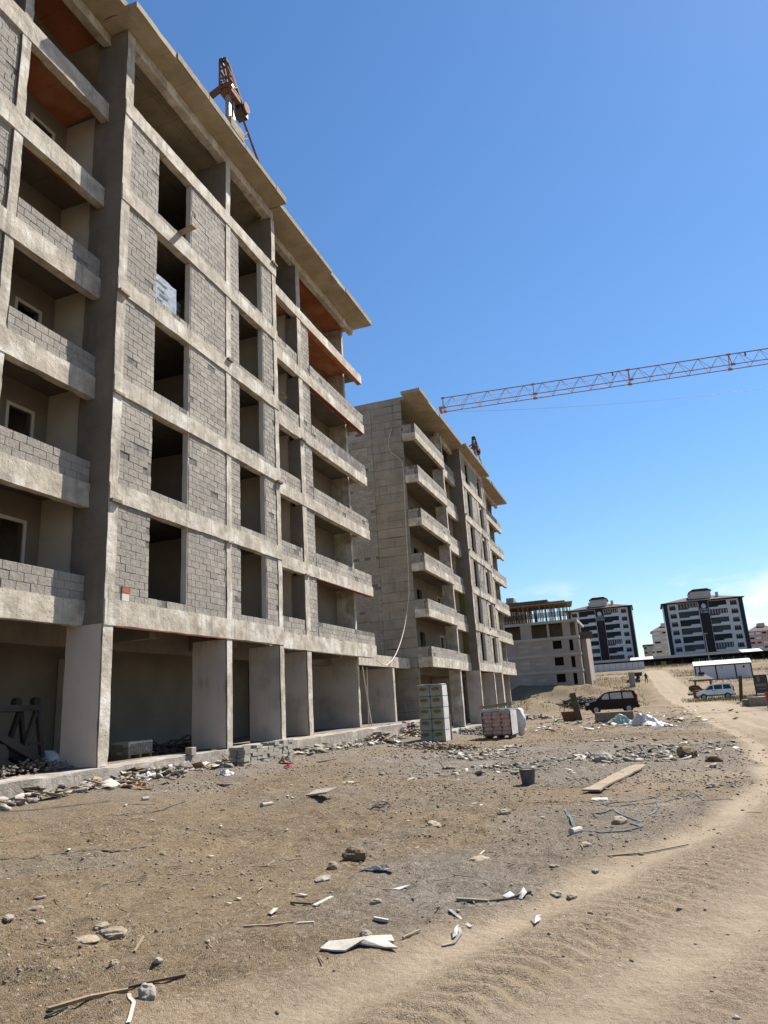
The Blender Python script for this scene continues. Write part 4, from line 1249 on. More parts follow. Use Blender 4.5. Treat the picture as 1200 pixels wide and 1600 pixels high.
def hoist(label, base, Hh, foot, px_rear, lean):
    """gantry hoist on a roof edge: post, rusty winch head, two rear legs, thin front stay"""
    root = thing('roof_hoist', label, 'hoist', tuple(base)); off = tuple(base)
    b = np.array(base, float); up = np.array([0, 0, 1.0])
    P = lambda mb, n, m='rust', par=None: mb.build(n, m, par or root, off=off)
    x = np.array([1.0, 0, 0]); y = np.array([0, 1.0, 0])
    top = b + up * Hh * .58
    P(MB().bar(b, top, .16).bar(b + y * .3, top + y * .3, .13), 'post', 'steel_grey')
    P(MB().box(b[0] - .3, b[0] + .3, b[1] - .3, b[1] + .6, b[2] - .02, b[2] + .42), 'clamp', 'timber_old')
    hd = top + up * Hh * .42 + lean
    for k, (a, c) in enumerate(((-.24, -.22), (.24, -.22), (.24, .62), (-.24, .62))):
        P(MB().bar(top + x * a + y * c, hd + x * a * .45 + y * c * .3, .075), 'head_leg')
    for f in (.12, .4, .7, 1.0):
        q = [top + (hd - top) * f + x * a * (1 - .55 * f) + y * c * (1 - .7 * f) for a, c in ((-.24, -.22), (.24, -.22), (.24, .62), (-.24, .62))]
        m = MB()
        for k in range(4): m.bar(q[k], q[(k + 1) % 4], .05)
        P(m, 'head_ring')
    m = MB()
    for s in (-1, 1):
        m.bar(top + x * .24 * s - y * .2, top + (hd - top) * .4 + x * .2 * s + y * .4, .045); m.bar(top + (hd - top) * .4 + x * .2 * s + y * .4, top + (hd - top) * .75 + x * .16 * s - y * .08, .045)
    P(m, 'head_brace')
    P(MB().box(top[0] - .24, top[0] + .24, top[1] - .2, top[1] + .5, top[2] - .04, top[2] + .22), 'winch_box', 'rust')
    P(MB().lathe([(.02, -.05), (.17, -.05), (.17, .05), (.02, .05)], 16, tuple(hd - up * .12), 'x'), 'top_sheave', 'steel_dark')
    P(MB().lathe([(.05, -.3), (.22, -.3), (.22, -.22), (.13, -.2), (.13, .2), (.22, .22), (.22, .3), (.05, .3)], 14, tuple(top + y * .85 + up * .05), 'x'), 'drum', 'rust')
    P(MB().box(top[0] - .2, top[0] + .2, top[1] + .5, top[1] + 1.1, top[2] - .25, top[2] + .1), 'motor', 'steel_dark')
    rear = MB()
    for a in (-.35, .25):
        rear.bar(top + up * .55 + x * a * .6, b - x * 2.2 - y * .9 + x * a + up * .02, .1)
    P(rear, 'rear_leg')
    f = np.array(foot, float)
    P(MB().tube([top + y * .7 + up * .1, f], .045, 8), 'front_stay', 'rust')
    mid = top + y * .7 + (f - top - y * .7) * .35
    P(MB().bar(b + y * .6 + up * .25, mid, .05).bar(b + y * .5 + up * .12, mid - up * .25 + y * .05, .05), 'tie_bar', 'rust')
    P(MB().box(top[0] - .06, top[0] + .06, top[1] + .1, top[1] + .3, top[2] + .5, top[2] + .8), 'pulley', 'bag_grey')


zr = 22.14
p = on_x(357, 193, -11.55)
hoist('rusty winch hoist with long stay on the roof edge of the nearest shell', (p[0], p[1], zr), 3.0, (-11.45, on_x(411, 268, -11.45)[1], zr), None, np.array([0, -.35, 0]))
p2 = on_x(744, 716, -11.7)
hoist('small orange hoist on the roof edge of the second shell', (p2[0], p2[1], zr - .2), 2.6, (-11.5, p2[1] + 2.4, zr - .2), None, np.array([0, -.3, 0]))

# white hose hanging from the second shell to the first shell's balcony end
hp = []
for (a, b, yy) in ((612, 668, 42.9), (607, 690, 42.88), (610, 705, 42.86), (622, 715, 42.85), (630, 730, 42.8), (633, 800, 42.8), (637, 870, 42.75), (639, 925, 42.7), (637, 945, 42.4), (633, 975, 41.6), (626, 1003, 40.2), (617, 1025, 38.4), (606, 1038, 36.6), (598, 1038, 35.4), (588, 1031, 34.2)):
    hp.append(on_y(a, b, yy))
fine = []
for i in range(len(hp) - 1):
    for k in range(4):
        t = k / 4; p0, p1, p2_, p3 = hp[max(i - 1, 0)], hp[i], hp[i + 1], hp[min(i + 2, len(hp) - 1)]
        fine.append(.5 * (2 * p1 + (p2_ - p0) * t + (2 * p0 - 5 * p1 + 4 * p2_ - p3) * t * t + (3 * p1 - p0 - 3 * p2_ + p3) * t ** 3))
fine.append(hp[-1])
tag(MB().tube(fine, .025, 8).build('hose', 'hose', smooth=True), 'pale hose hanging down the end wall and looping to the near shell balcony', 'hose')
# scaffold poles leaning at the near shell's end
for (a, b, c, d, w) in ((566, 1042, 582, 1152, .03), (573, 1043, 577, 1148, .022)):
    q0, q1 = on_y(a, b, 33.6), on_y(c, d, 34.0)
    tag(MB().tube([q0, (q1[0], q1[1], .62)], w, 8).build('leaning_pole', 'hose'), 'thicker pale pole leaning at the end of the near shell' if w > .025 else 'thin pale pole leaning beside the thicker one at the near shell', 'pole', 'poles leaning at the near shell')


# ================================================================== vehicles
def van(label, loc, rz, paint, glass, L=4.35, W=1.78, Hh=1.82, roof_m=None):
    root = thing('parked_van', label, 'van', loc, rz)
    P = lambda mb, n, m, par=None, sm=False: mb.build(n, m, par or root, smooth=sm)
    # side outline, front at -x
    low = [(-2.12, .42), (-2.17, .62), (-2.08, .86), (-1.62, 1.02), (-1.22, 1.10), (2.10, 1.10), (2.15, .75), (2.13, .42), (1.75, .30), (-1.8, .30)]
    upp = [(-1.26, 1.10), (-.48, 1.68), (-.12, 1.78), (.6, Hh), (1.7, Hh), (1.98, 1.74), (2.10, 1.10)]
    k = L / 4.3
    sl = lambda pts: [(a * k, b) for a, b in pts]
    hw = W / 2
    body = MB()

    def loft(poly, y_of):
        n = len(poly); V = []
        for s in (-1, 1): V += [(a, s * y_of(b), b) for a, b in poly]
        return V, [tuple(range(n)), tuple(range(2 * n - 1, n - 1, -1))] + [(i, n + i, n + (i + 1) % n, (i + 1) % n) for i in range(n)]
    body.add(*loft(sl(low), lambda z: hw - .05 * max(0, (z - .75)) / .35))
    P(body, 'body', paint)
    P(MB().add(*loft(sl(upp), lambda z: hw - .052 - .16 * (z - 1.10) / .72)), 'cabin', roof_m or paint)
    yo = lambda z: hw - .052 - .16 * (z - 1.10) / .72 + .008
    for s in (-1, 1):
        for poly in ([(-1.0, 1.15), (-.5, 1.58), (-.32, 1.64), (-.18, 1.64), (-.18, 1.15)], [(-.06, 1.15), (-.06, 1.65), (.85, 1.68), (.85, 1.15)], [(.97, 1.15), (.97, 1.68), (1.72, 1.66), (1.86, 1.15)]):
            m = MB(); q = sl(poly); n = len(q)
            V = [(a, s * yo(b), b) for a, b in q] + [(a, s * (yo(b) - .03), b) for a, b in q]
            m.add(V, [tuple(range(n)) if s < 0 else tuple(range(n - 1, -1, -1)), tuple(range(2 * n - 1, n - 1, -1)) if s < 0 else tuple(range(n, 2 * n))] + [(i, (i + 1) % n, n + (i + 1) % n, n + i) for i in range(n)])
            P(m, 'side_window', glass)
        P(MB().box(-2.0 * k, 1.95 * k, s * hw - .012, s * hw + .012, .40, .52), 'sill_trim', 'trim_black')
        dm = MB().box(-.13 * k, -.115 * k, s * (hw - .01), s * (hw + .006), .5, 1.09); P(dm, 'door_seam', 'trim_black')
        P(MB().box(-.35 * k, -.18 * k, s * hw - .02, s * hw + .02, .98, 1.02), 'door_handle', 'trim_black')
        P(MB().box(.02 * k, .2 * k, s * hw - .02, s * hw + .02, .98, 1.02), 'door_handle', 'trim_black')
        P(MB().box(-.98 * k, -.8 * k, s * (hw + .02), s * (hw + .2), 1.12, 1.30), 'mirror', 'trim_black')
        P(MB().box(-2.13 * k, -1.9 * k, s * (hw - .35) - .16, s * (hw - .35) + .24 * s + .16 * 0, .74, .90) if s > 0 else MB().box(-2.13 * k, -1.9 * k, -hw - .004, -hw + .38, .74, .90), 'headlight', 'lamp_lens')
        P(MB().box(2.03 * k, 2.14 * k, s * (hw - .06) - .05, s * (hw - .06) + .05, .85, 1.45), 'tail_light', 'tail_red')
        for xw in (-1.36, 1.32):
            arch = MB().lathe([(.02, -.012), (.37, -.012), (.37, .012), (.02, .012)], 22, (xw * k, s * (hw - .002), .33), 'y'); P(arch, 'wheel_arch', 'trim_black')
            wh = P(MB().lathe([(.20, -.10), (.29, -.10), (.32, -.07), (.32, .07), (.29, .10), (.20, .10)], 24, (xw * k, s * (hw - .06), .32), 'y'), 'wheel', 'black_rubber', sm=False)
            P(MB().lathe([(.03, -.108), (.19, -.108), (.205, -.09), (.205, .09), (.19, .108), (.03, .108)], 18, (xw * k, s * (hw - .06), .32), 'y'), 'rim', 'alloy', wh)
            P(MB().lathe([(.01, -.118), (.055, -.118), (.055, .118), (.01, .118)], 10, (xw * k, s * (hw - .06), .32), 'y'), 'hub_cap', 'trim_black', wh)
    # windscreen, rear window, bumpers
    P(MB().add([(-1.2 * k - .01, -.66, 1.16), (-1.2 * k - .01, .66, 1.16), (-.53 * k - .01, .6, 1.655), (-.53 * k - .01, -.6, 1.655), (-1.16 * k, -.66, 1.16), (-1.16 * k, .66, 1.16), (-.49 * k, .6, 1.655), (-.49 * k, -.6, 1.655)],
               [(0, 3, 2, 1), (4, 5, 6, 7), (0, 1, 5, 4), (1, 2, 6, 5), (2, 3, 7, 6), (3, 0, 4, 7)]), 'windscreen', 'glass_car')
    P(MB().add([(2.088 * k, -.62, 1.2), (2.088 * k, .62, 1.2), (2.012 * k, .56, 1.66), (2.012 * k, -.56, 1.66), (2.05 * k, -.62, 1.2), (2.05 * k, .62, 1.2), (1.97 * k, .56, 1.66), (1.97 * k, -.56, 1.66)],
               [(0, 1, 2, 3), (7, 6, 5, 4), (0, 4, 5, 1), (1, 5, 6, 2), (2, 6, 7, 3), (3, 7, 4, 0)]), 'rear_window', 'glass_car')
    P(MB().cbox(-2.22 * k, -1.98 * k, -hw + .01, hw - .01, .30, .60, .05), 'front_bumper', 'trim_black')
    P(MB().cbox(2.0 * k, 2.22 * k, -hw + .01, hw - .01, .32, .62, .05), 'rear_bumper', 'trim_black')
    return root


def place_van(label, pxa, pxb, py, rz, *a, **k):
    p = on_ground((pxa + pxb) / 2, py); return van(label, (p[0], p[1], p[2] - .01), rz, *a, **k)


w_ = on_ground(1119, 1092)
van('white passenger van parked beside the wooden kiosk below the white cabin', (w_[0], w_[1], w_[2]), math.radians(-2), 'paint_white', 'glass_car')
b_ = on_ground(957, 1113.5)
van('dark maroon van parked behind the grey formwork panel', (b_[0], b_[1], hz(b_[0], b_[1])), math.radians(7), 'paint_maroon', 'glass_clear', roof_m='paint_maroon')

# ---- site cabin
Yc = 132.0
ca, cb = on_y(1089, 1064, Yc), on_y(1177, 1059, Yc)
zc0 = on_y(1130, 1063, Yc)[2]; cw = cb[0] - ca[0]; chh = on_y(1130, 1038, Yc)[2] - on_y(1130, 1063, Yc)[2]
cabin = thing('site_cabin', 'long white prefabricated site cabin with bright corrugated roof above the white van', 'cabin', (ca[0], Yc, zc0), math.radians(0))


def cp(mb, n, m, par=None): return mb.build(n, m, par or cabin)


cd = 3.2
cp(MB().box(0, cw, 0, cd, 0, chh), 'wall', 'cabin_white')
for f in (.0, .085, .375, .72, 1.0):
    cp(MB().box(cw * f - .09, cw * f + .09, -.05, .05, -.05, chh), 'panel_post', 'trim_black')
cp(MB().box(-.1, cw + .1, -.06, cd, -.3, -.005), 'base_rail', 'trim_black')
cp(MB().box(-.12, cw + .12, -.12, -.055, chh - .14, chh + .05), 'eave_trim', 'trim_black')
cp(MB().prism([(-.15, chh + .03), (cd / 2, chh + .75), (cd + .15, chh + .03)], 'x', -.15, cw + .15), 'roof', 'cabin_roof')
for i in range(22):
    x = cw * (i + .5) / 22
    cp(MB().bar((x, -.16, chh + .05), (x, cd / 2, chh + .78), .12, .07), 'roof_rib', 'cabin_roof')
cp(MB().lathe([(.05, -.08), (.16, -.08), (.16, -.005), (.05, -.005)], 14, (cw * .87, 0, chh * .78), 'y'), 'vent', 'trim_black')
cp(MB().box(cw * .47, cw * .49, -.06, -.01, chh * .72, chh * .84), 'junction_box', 'steel_grey')
cp(MB().box(cw * .02, cw * .07, -.03, -.005, .1, chh * .8), 'door', 'cabin_white')
for i in range(5):
    cp(MB().box(cw * i / 4.2, cw * i / 4.2 + .4, .2, 1.0, -.9, -.305), 'foot_block', 'concrete_dark')

# ---- wooden kiosk, gazebo roofed
kp = on_ground(1101, 1089)
kx, ky, kz = kp[0] + .5, kp[1] + 6.5, hz(kp[0] + .5, kp[1] + 6.5) - .2
kio = thing('kiosk', 'small brown wooden gazebo with pale hipped roof behind the white van', 'kiosk', (kx, ky, kz))
kio.scale = (.72, .72, .8)
for a in (-1.4, 1.4):
    for b in (-1.2, 1.2): MB().box(a - .12, a + .12, b - .12, b + .12, 0, 2.5).build('post', 'kiosk_wood', kio)
MB().box(-1.6, 1.6, -1.4, 1.4, 2.2, 2.5).build('top_rail', 'kiosk_wood', kio)
MB().box(-1.4, 1.4, -1.25, -1.15, .1, .9).build('front_rail', 'kiosk_wood', kio)
rf_ = MB().add([(-2.1, -1.9, 2.5), (2.1, -1.9, 2.5), (2.1, 1.9, 2.5), (-2.1, 1.9, 2.5), (-.5, -.4, 3.4), (.5, -.4, 3.4), (.5, .4, 3.4), (-.5, .4, 3.4)], [(3, 2, 1, 0), (4, 5, 6, 7), (0, 1, 5, 4), (1, 2, 6, 5), (2, 3, 7, 6), (3, 0, 4, 7)]).build('roof', 'kiosk_roof', kio)
MB().box(-.55, .55, -.45, .45, 3.41, 3.75).build('roof_lantern', 'trim_black', rf_)
rb = on_ground(1090, 1091)
tag(MB().rbox(rb[0] - .45, rb[0] + .45, rb[1] - .3, rb[1] + .4, rb[2] - .1, rb[2] + 1.0, seg=.2, amp=.03).build('rusty_box', 'rust'), 'rust-brown box standing at the front of the white van', 'box')
bt = on_ground(1084, 1083)
mbt = MB().rock((bt[0] + .3, bt[1] + 2, hz(bt[0] + .3, bt[1] + 2) + .35), .68, 5, (1.2, .8, .9), 0, 2)
tag(mbt.build('brown_tarp_heap', 'timber_dark', smooth=False), 'dark brown covered heap left of the wooden gazebo', 'heap')

# ---- lamp post in front of the towers
lp = on_y(1109, 1036, 205.0); lt = on_y(1100, 990, 205.0)
lamp = thing('lamp_post', 'tall grey lamp post rising in front of the right navy tower', 'street lamp', (lp[0], 205.0, hz(lp[0], 205.0)))
Hl = lt[2] - hz(lp[0], 205.0)
MB().tube([(0, 0, 0), (0, 0, Hl)], .14, 10, .08).build('pole', 'steel_grey', lamp)
MB().bar((-.7, 0, Hl), (.7, 0, Hl), .25, .22).build('lamp_head', 'steel_grey', lamp)

# ---- sign board and posts at the right edge
sp_ = on_ground(1195, 1098); sy = sp_[1]
sg = thing('notice_board', 'dark notice board on two posts at the right picture edge', 'sign', (sp_[0], sy, sp_[2]))
s0, s1 = on_y(1184, 1055, sy), on_y(1200, 1082, sy)
zA, zB = on_y(1190, 1083, sy)[2] - sp_[2], on_y(1190, 1054, sy)[2] - sp_[2]
wA = .55
MB().cbox(-wA, wA, -.04, .04, zA, zB, .012).build('board', 'sign_dark', sg)
for x in (-.5, .5): MB().box(x - .05, x + .05, .045, .13, -.2, zB - .1).build('post', 'steel_dark', sg)
MB().box(-.45, .4, -.052, -.043, zA + (zB - zA) * .36, zA + (zB - zA) * .52).build('faded_print', 'sign_mark', sg)
MB().box(-.35, .3, -.052, -.043, zA + (zB - zA) * .2, zA + (zB - zA) * .26).build('faded_print', 'sign_mark', sg)
MB().box(-.3, -.05, -.052, -.043, zA + (zB - zA) * .62, zA + (zB - zA) * .92).build('faded_print', 'sign_mark', sg)
q = on_ground(1158, 1097)
tag(MB().bar((q[0], q[1], q[2] - .2), tuple(on_y(1156.5, 1056, q[1])), .3, .3).build('timber_post', 'timber_dark'), 'lone dark timber post right of the white van', 'post')
for i, (a, b, w, h, lb) in enumerate(((1172, 1103, 1.0, .5, 'low grey concrete block, left of the pair beside the red barrier'), (1186, 1103, 1.3, .7, 'larger grey concrete block touching the red barrier'))):
    q = on_ground(a, b); tag(MB().rbox(q[0] - w / 2, q[0] + w / 2, q[1] - .4, q[1] + .5, q[2] - .15, q[2] + h, seg=.25, amp=.03).build('concrete_block', 'concrete_wall', smooth=True), lb, 'block', 'concrete blocks by the notice board')
q = on_ground(1199, 1107)
br = thing('barrier', 'red plastic road barrier cut off by the right picture edge', 'barrier', (q[0] + .75, q[1], q[2] - .03))
MB().prism([(-.3, 0), (.3, 0), (.16, .35), (.1, 1.15), (-.1, 1.15), (-.16, .35)], 'x', -.7, 1.0).build('body', 'red_plastic', br)
MB().box(-.5, .8, -.20, -.165, .55, .7).build('band', 'trim_black', br)
q = on_ground(989, 1073)
tag(MB().rbox(q[0] - .45, q[0] + .45, q[1] - .4, q[1] + .4, q[2] - .2, q[2] + 2.3, seg=.4, amp=.03).build('concrete_pillar', 'concrete_wall', smooth=True), 'square grey concrete stub standing left of the dirt road', 'pillar')

# ---- distant person with a hand cart
pp = on_ground(1011, 1068)


def person(label, loc, rz):
    J = {'pel': (0, 0, .95), 'spi': (0, .02, 1.2), 'che': (.0, .03, 1.4), 'nec': (0, .05, 1.53), 'hea': (0, .07, 1.64), 'top': (0, .06, 1.76),
         'hl': (.1, 0, .9), 'kl': (.12, -.12, .5), 'al': (.12, .02, .08), 'tl': (.13, -.14, .04), 'hr': (-.1, 0, .9), 'kr': (-.12, .1, .5), 'ar': (-.12, .22, .1), 'tr': (-.13, .08, .05),
         'sl': (.2, .03, 1.42), 'el': (.26, -.02, 1.15), 'wl': (.24, -.2, .95), 'fl': (.24, -.26, .88), 'sr': (-.2, .03, 1.42), 'er': (-.26, -.02, 1.15), 'wr': (-.24, -.2, .95), 'fr': (-.24, -.26, .88)}
    R = {'pel': .15, 'spi': .14, 'che': .16, 'nec': .06, 'hea': .1, 'top': .07, 'hl': .1, 'kl': .065, 'al': .045, 'tl': .035, 'hr': .1, 'kr': .065, 'ar': .045, 'tr': .035,
         'sl': .07, 'el': .045, 'wl': .035, 'fl': .03, 'sr': .07, 'er': .045, 'wr': .035, 'fr': .03}
    E = [('pel', 'spi'), ('spi', 'che'), ('che', 'nec'), ('nec', 'hea'), ('hea', 'top'), ('pel', 'hl'), ('hl', 'kl'), ('kl', 'al'), ('al', 'tl'), ('pel', 'hr'), ('hr', 'kr'), ('kr', 'ar'), ('ar', 'tr'),
         ('che', 'sl'), ('sl', 'el'), ('el', 'wl'), ('wl', 'fl'), ('che', 'sr'), ('sr', 'er'), ('er', 'wr'), ('wr', 'fr')]
    K = list(J); me = bpy.data.meshes.new('person'); me.from_pydata([J[k] for k in K], [(K.index(a), K.index(b)) for a, b in E], [])
    o = bpy.data.objects.new('person', me); COL.objects.link(o); o.location = loc; o.rotation_euler = (0, 0, rz)
    me.materials.append(MATS['cloth_dark'])
    sk = o.modifiers.new('skin', 'SKIN')
    lay = me.skin_vertices[0] if me.skin_vertices else None
    if lay is None:
        import bmesh
        bm = bmesh.new(); bm.from_mesh(me); bm.verts.layers.skin.verify(); bm.to_mesh(me); bm.free(); lay = me.skin_vertices[0]
    for i, k in enumerate(K):
        lay.data[i].radius = (R[k], R[k]); lay.data[i].use_root = (k == 'pel')
    sd = o.modifiers.new('sub', 'SUBSURF'); sd.levels = 1; sd.render_levels = 1
    return tag(o, label, 'person')


person('person in dark clothes walking beside the cart far up the dirt road', (pp[0], pp[1], hz(pp[0], pp[1]) - .02), .6)
q = (pp[0] - 1.6, pp[1] + 2.5, hz(pp[0] - 1.6, pp[1] + 2.5))
ct = thing('hand_cart', 'small dark hand cart beside the person up the dirt road', 'cart', q)
MB().prism([(-.9, .55), (.9, .5), (1.1, 1.15), (-1.1, 1.15)], 'y', -.5, .5).build('tray', 'steel_dark', ct)
for s in (-.6, .6): MB().lathe([(.02, -.05), (.3, -.05), (.3, .05), (.02, .05)], 16, (.3, s, .3), 'y').build('wheel', 'black_rubber', ct)
MB().bar((-1.0, -.3, .9), (-1.9, -.3, 1.0), .05).build('handle', 'steel_grey', ct); MB().bar((-1.0, .3, .9), (-1.9, .3, 1.0), .05).build('handle', 'steel_grey', ct)
MB().bar((.5, 0, .1), (.5, 0, .6), .06).build('leg', 'steel_grey', ct)


# ================================================================== things standing on the site
def g(px, py): return on_ground(px, py)


# ---- stack of wrapped insulation packs
p = g(678, 1159); px0, py0, pz0 = p[0], p[1] + .3, p[2] - .02
st = thing('insulation_stack', 'tall stack of film-wrapped insulation packs in front of the shells', 'stack', (px0, py0, pz0), math.radians(3))
st.scale = (.86, .86, .86)
for r in range(5):
    for c in range(2):
        x0 = -.60 + c * .60; z0 = .02 + r * .515
        pk = MB().cbox(x0 + .006, x0 + .594, -.55 + random.uniform(-.012, .012), .55, z0 + .005, z0 + .51, .035).build('pack', 'wool_pack', st)
        ov = []; ov2 = []
        for k in range(20):
            a = 2 * math.pi * k / 20
            ov.append((x0 + .29 + .185 * np.sign(math.cos(a)) * abs(math.cos(a)) ** .7, z0 + .34 + .082 * math.sin(a)))
            ov2.append((x0 + .29 + .225 * np.sign(math.cos(a)) * abs(math.cos(a)) ** .55, z0 + .34 + .115 * np.sign(math.sin(a)) * abs(math.sin(a)) ** .8))
        MB().prism(ov2[::-1], 'y', -.572, -.565).build('label_rim', 'wool_rim', pk)
        MB().prism(ov[::-1], 'y', -.579, -.573).build('label_window', 'wool_label', pk)
for r in range(5):
    MB().rbox(.602, .618, -.54, .54, .03 + r * .515, .52 + r * .515, seg=.09, amp=.014).build('film_side', 'white_plastic', st, smooth=True)  # white skin on sun side only: sunlit brightness put into the colour
MB().rbox(-.58, .6, -.54, .54, 2.605, 2.64, seg=.12, amp=.02).build('film_top', 'white_plastic', st, smooth=True)
q0 = g(706, 1157); q1 = on_y(703, 1116, q0[1] + .1)
tag(MB().bar((q0[0], q0[1], q0[2]), tuple(q1), .06).build('timber_stake', 'timber'), 'thin timber stake upright at the right of the insulation stack', 'stake')

# ---- pallet of wrapped red sacks
p = g(779, 1156); sx, sy_, sz = p[0], p[1] + .6, p[2] - .02
pl_ = thing('sack_pallet', 'pallet of wrapped red and pink sacks with timber laths piled on top', 'pallet', (sx, sy_, sz), math.radians(-4))
pl_.scale = (.84, .9, 1.12)
for b in (-.6, 0, .6): MB().box(b - .06, b + .06, -.55, .55, 0, .1).build('bearer', 'timber_dark', pl_)
MB().box(-.74, .74, -.58, .58, .101, .125).build('deck', 'timber_dark', pl_)
for r in range(6):
    for c in range(3):
        for d in range(2):
            x0 = -.72 + c * .48 + (.03 if r % 2 else -.02); y0 = -.56 + d * .56; z0 = .13 + r * .145
            MB().cbox(x0, x0 + .47, y0, y0 + .55, z0, z0 + .15, .045).build('sack', 'sack_pink', pl_)
MB().rbox(-.76, .76, -.6, .6, .98, 1.08, seg=.12, amp=.035).build('film_cover', 'film_blue', pl_, smooth=True)
for s in (-1, 1): MB().rbox(s * .775 - .012, s * .775 + .012, -.58, .58, .14, 1.0, seg=.12, amp=.02).build('film_side', 'white_plastic', pl_, smooth=True)
for i in range(9):
    a = random.uniform(-.25, .25); y0 = -.5 + .12 * i; z = 1.11 + .035 * (i % 3)
    tag(MB().bar((sx - .68 + random.uniform(-.12, .1), sy_ + y0 + a * .3, sz + .13 + z + random.uniform(0, .06)), (sx + .62 + random.uniform(-.2, .15), sy_ + y0 - a * .3, sz + .13 + z + .05 + random.uniform(0, .14)), .07, .035).build('timber_lath', 'timber'),
        ('frontmost', 'second', 'third', 'fourth', 'middle', 'sixth', 'seventh', 'second rearmost', 'rearmost')[i] + ' sawn lath, counted from the front, on the sack pallet', 'lath', 'laths on the sack pallet')
wsk = np.array([sx + .95, sy_ + .2, sz])
wsk[0] -= .25; wsk[1] += .75
tag(MB().rock((wsk[0], wsk[1], wsk[2] + .62), .38, 9, (.62, .6, 1.6), 0, 2).build('white_sack', 'white_plastic', smooth=True), 'white bulging sack standing right of the red sack pallet', 'sack')

# ---- low stack of grey blocks at the plinth
a0, a1 = g(383, 1197), g(466, 1181)
dv = a1 - a0; ln = float(np.hypot(dv[0], dv[1])); rz = math.atan2(-dv[0], dv[1])
bs = thing('block_stack', 'low neat stack of grey blocks lying against the plinth', 'block stack', (a0[0], a0[1], min(a0[2], a1[2]) - .04), rz)
nb = int(ln / BLOCK_L)
for r in range(6):
    for i in range(nb):
        if r >= 4 and random.random() < .35: continue
        o = bpy.data.objects.new('block', block_mesh(8)[0]); COL.objects.link(o); o.parent = bs
        o.location = (-.12 + random.gauss(0, .012), (i + .5) * BLOCK_L + random.gauss(0, .05), (r + .5) * BLOCK_H * .47); o.rotation_euler = (random.gauss(0, .015), random.gauss(0, .02), random.gauss(0, .05)); o.scale = (1.1, 1, .47)
        o2 = o.copy(); COL.objects.link(o2); o2.location = (-.34 + random.gauss(0, .012), o.location[1], o.location[2])

# ---- inside the ground floor
fz = .601
p = on_z(203, 1184, fz)
ps = thing('brick_pallet', 'small pallet of pale paving bricks just inside the nearest shell', 'pallet', (min(p[0], -12.65), p[1], fz), math.radians(0))
for y in (-.45, 0, .45): MB().box(-.4, .35, y - .05, y + .05, 0, .09).build('bearer', 'timber', ps)
MB().box(-.42, .38, -.55, .55, .091, .115).build('deck', 'timber', ps)
bm_ = MB().cbox(-.095, .095, -.048, .048, 0, .062, .006)
bme = bpy.data.meshes.new('brick'); bme.from_pydata(bm_.v, [], bm_.f); bme.materials.append(MATS['stone_grey']); bme.update()
bme2 = bme.copy(); bme2.materials.clear(); bme2.materials.append(MATS['white_board'])
for r in range(5):
    for i in range(10):
        for j in range(3):
            if j == 0 and r < 4 and 0 < i < 9: pass
            o = bpy.data.objects.new('brick', bme2 if (r == 4 or random.random() < .1) else bme); COL.objects.link(o); o.parent = ps
            o.location = (.26 - j * .2, -.46 + i * .102, .116 + r * .064)
p = on_z(314, 1171, fz)
hb = thing('hollow_brick', 'hollow grey brick tipped on edge beside the second ground-floor column', 'brick', (p[0], p[1], fz + .02), .5)
hb.rotation_euler = (math.radians(0), math.radians(12), math.radians(8))
m = MB()
for y in (-.15, -.055, .04, .135): m.box(-.12, .12, y, y + .018, 0, .39)
H_ = m.build('web', 'block', hb)
m = MB()
for z in (0, .125, .25, .37): m.box(-.118, .118, -.152, .155, z, z + .018)
m.build('shelf', 'block', hb)
for i, (a, b, s) in enumerate(((322, 1158, .3), (298, 1168, .22))):
    p = on_z(a, b + 12, fz)
    tag(MB().cbox(p[0] - .1, p[0] + .1, p[1] - s / 2, p[1] + s / 2, fz, fz + (.45 if i == 0 else .2), .01).build('loose_block', 'block'), ('upright pale block behind the hollow brick', 'short grey block left of the hollow brick')[i], 'block', 'loose blocks by the second column')


def pile(name, m, c, rx, ry, h, n, smin, smax, seed, label, cat, flat=.6, sub=0, kind='stuff'):
    r = np.random.default_rng(seed); mb = MB()
    for i in range(n):
        a = r.uniform(0, 6.283); q = math.sqrt(r.uniform(0, 1)); x = q * math.cos(a); y = q * math.sin(a)
        s = r.uniform(smin, smax)
        mb.rock((c[0] + x * rx, c[1] + y * ry, c[2] + h * (1 - q * q) * r.uniform(.4, 1) + s * .2), s, int(r.integers(1e6)), (1, r.uniform(.5, 1), flat * r.uniform(.6, 1.2)), None, sub)
    o = mb.build(name, m); return tag(o, label, cat, kind=kind)


def shards(name, m, c, rx, ry, h, n, lmin, lmax, seed, label, cat, wid=.12, kind='stuff'):
    r = np.random.default_rng(seed); mb = MB()
    for i in range(n):
        a = r.uniform(0, 6.283); q = math.sqrt(r.uniform(0, 1)); l = r.uniform(lmin, lmax)
        p0 = np.array([c[0] + q * math.cos(a) * rx, c[1] + q * math.sin(a) * ry, c[2] + h * (1 - q * q) * r.uniform(.3, 1) + .02])
        b = r.uniform(0, 6.283); d = np.array([math.cos(b), math.sin(b), r.uniform(-.25, .45)]) * l / 2
        mb.bar(p0 - d, p0 + d, wid * r.uniform(.3, 1), .02 + .02 * r.uniform(0, 1))
    o = mb.build(name, m); return tag(o, label, cat, kind=kind)


# dark scrap lumber inside the ground floor
p = on_z(278, 1180, fz); shards('scrap_timber', 'timber_dark', (-14.0, p[1] + 1.2, fz), .5, 1.0, .4, 45, .4, 1.0, 4, 'dark scrap timber heaped inside the nearest shell', 'timber heap')
p = on_z(380, 1170, fz); shards('scrap_timber', 'timber_dark', (-13.6, p[1] + .6, fz), .4, .6, .5, 40, .3, .9, 5, 'dark scrap timber behind the second and third ground-floor columns', 'timber heap')
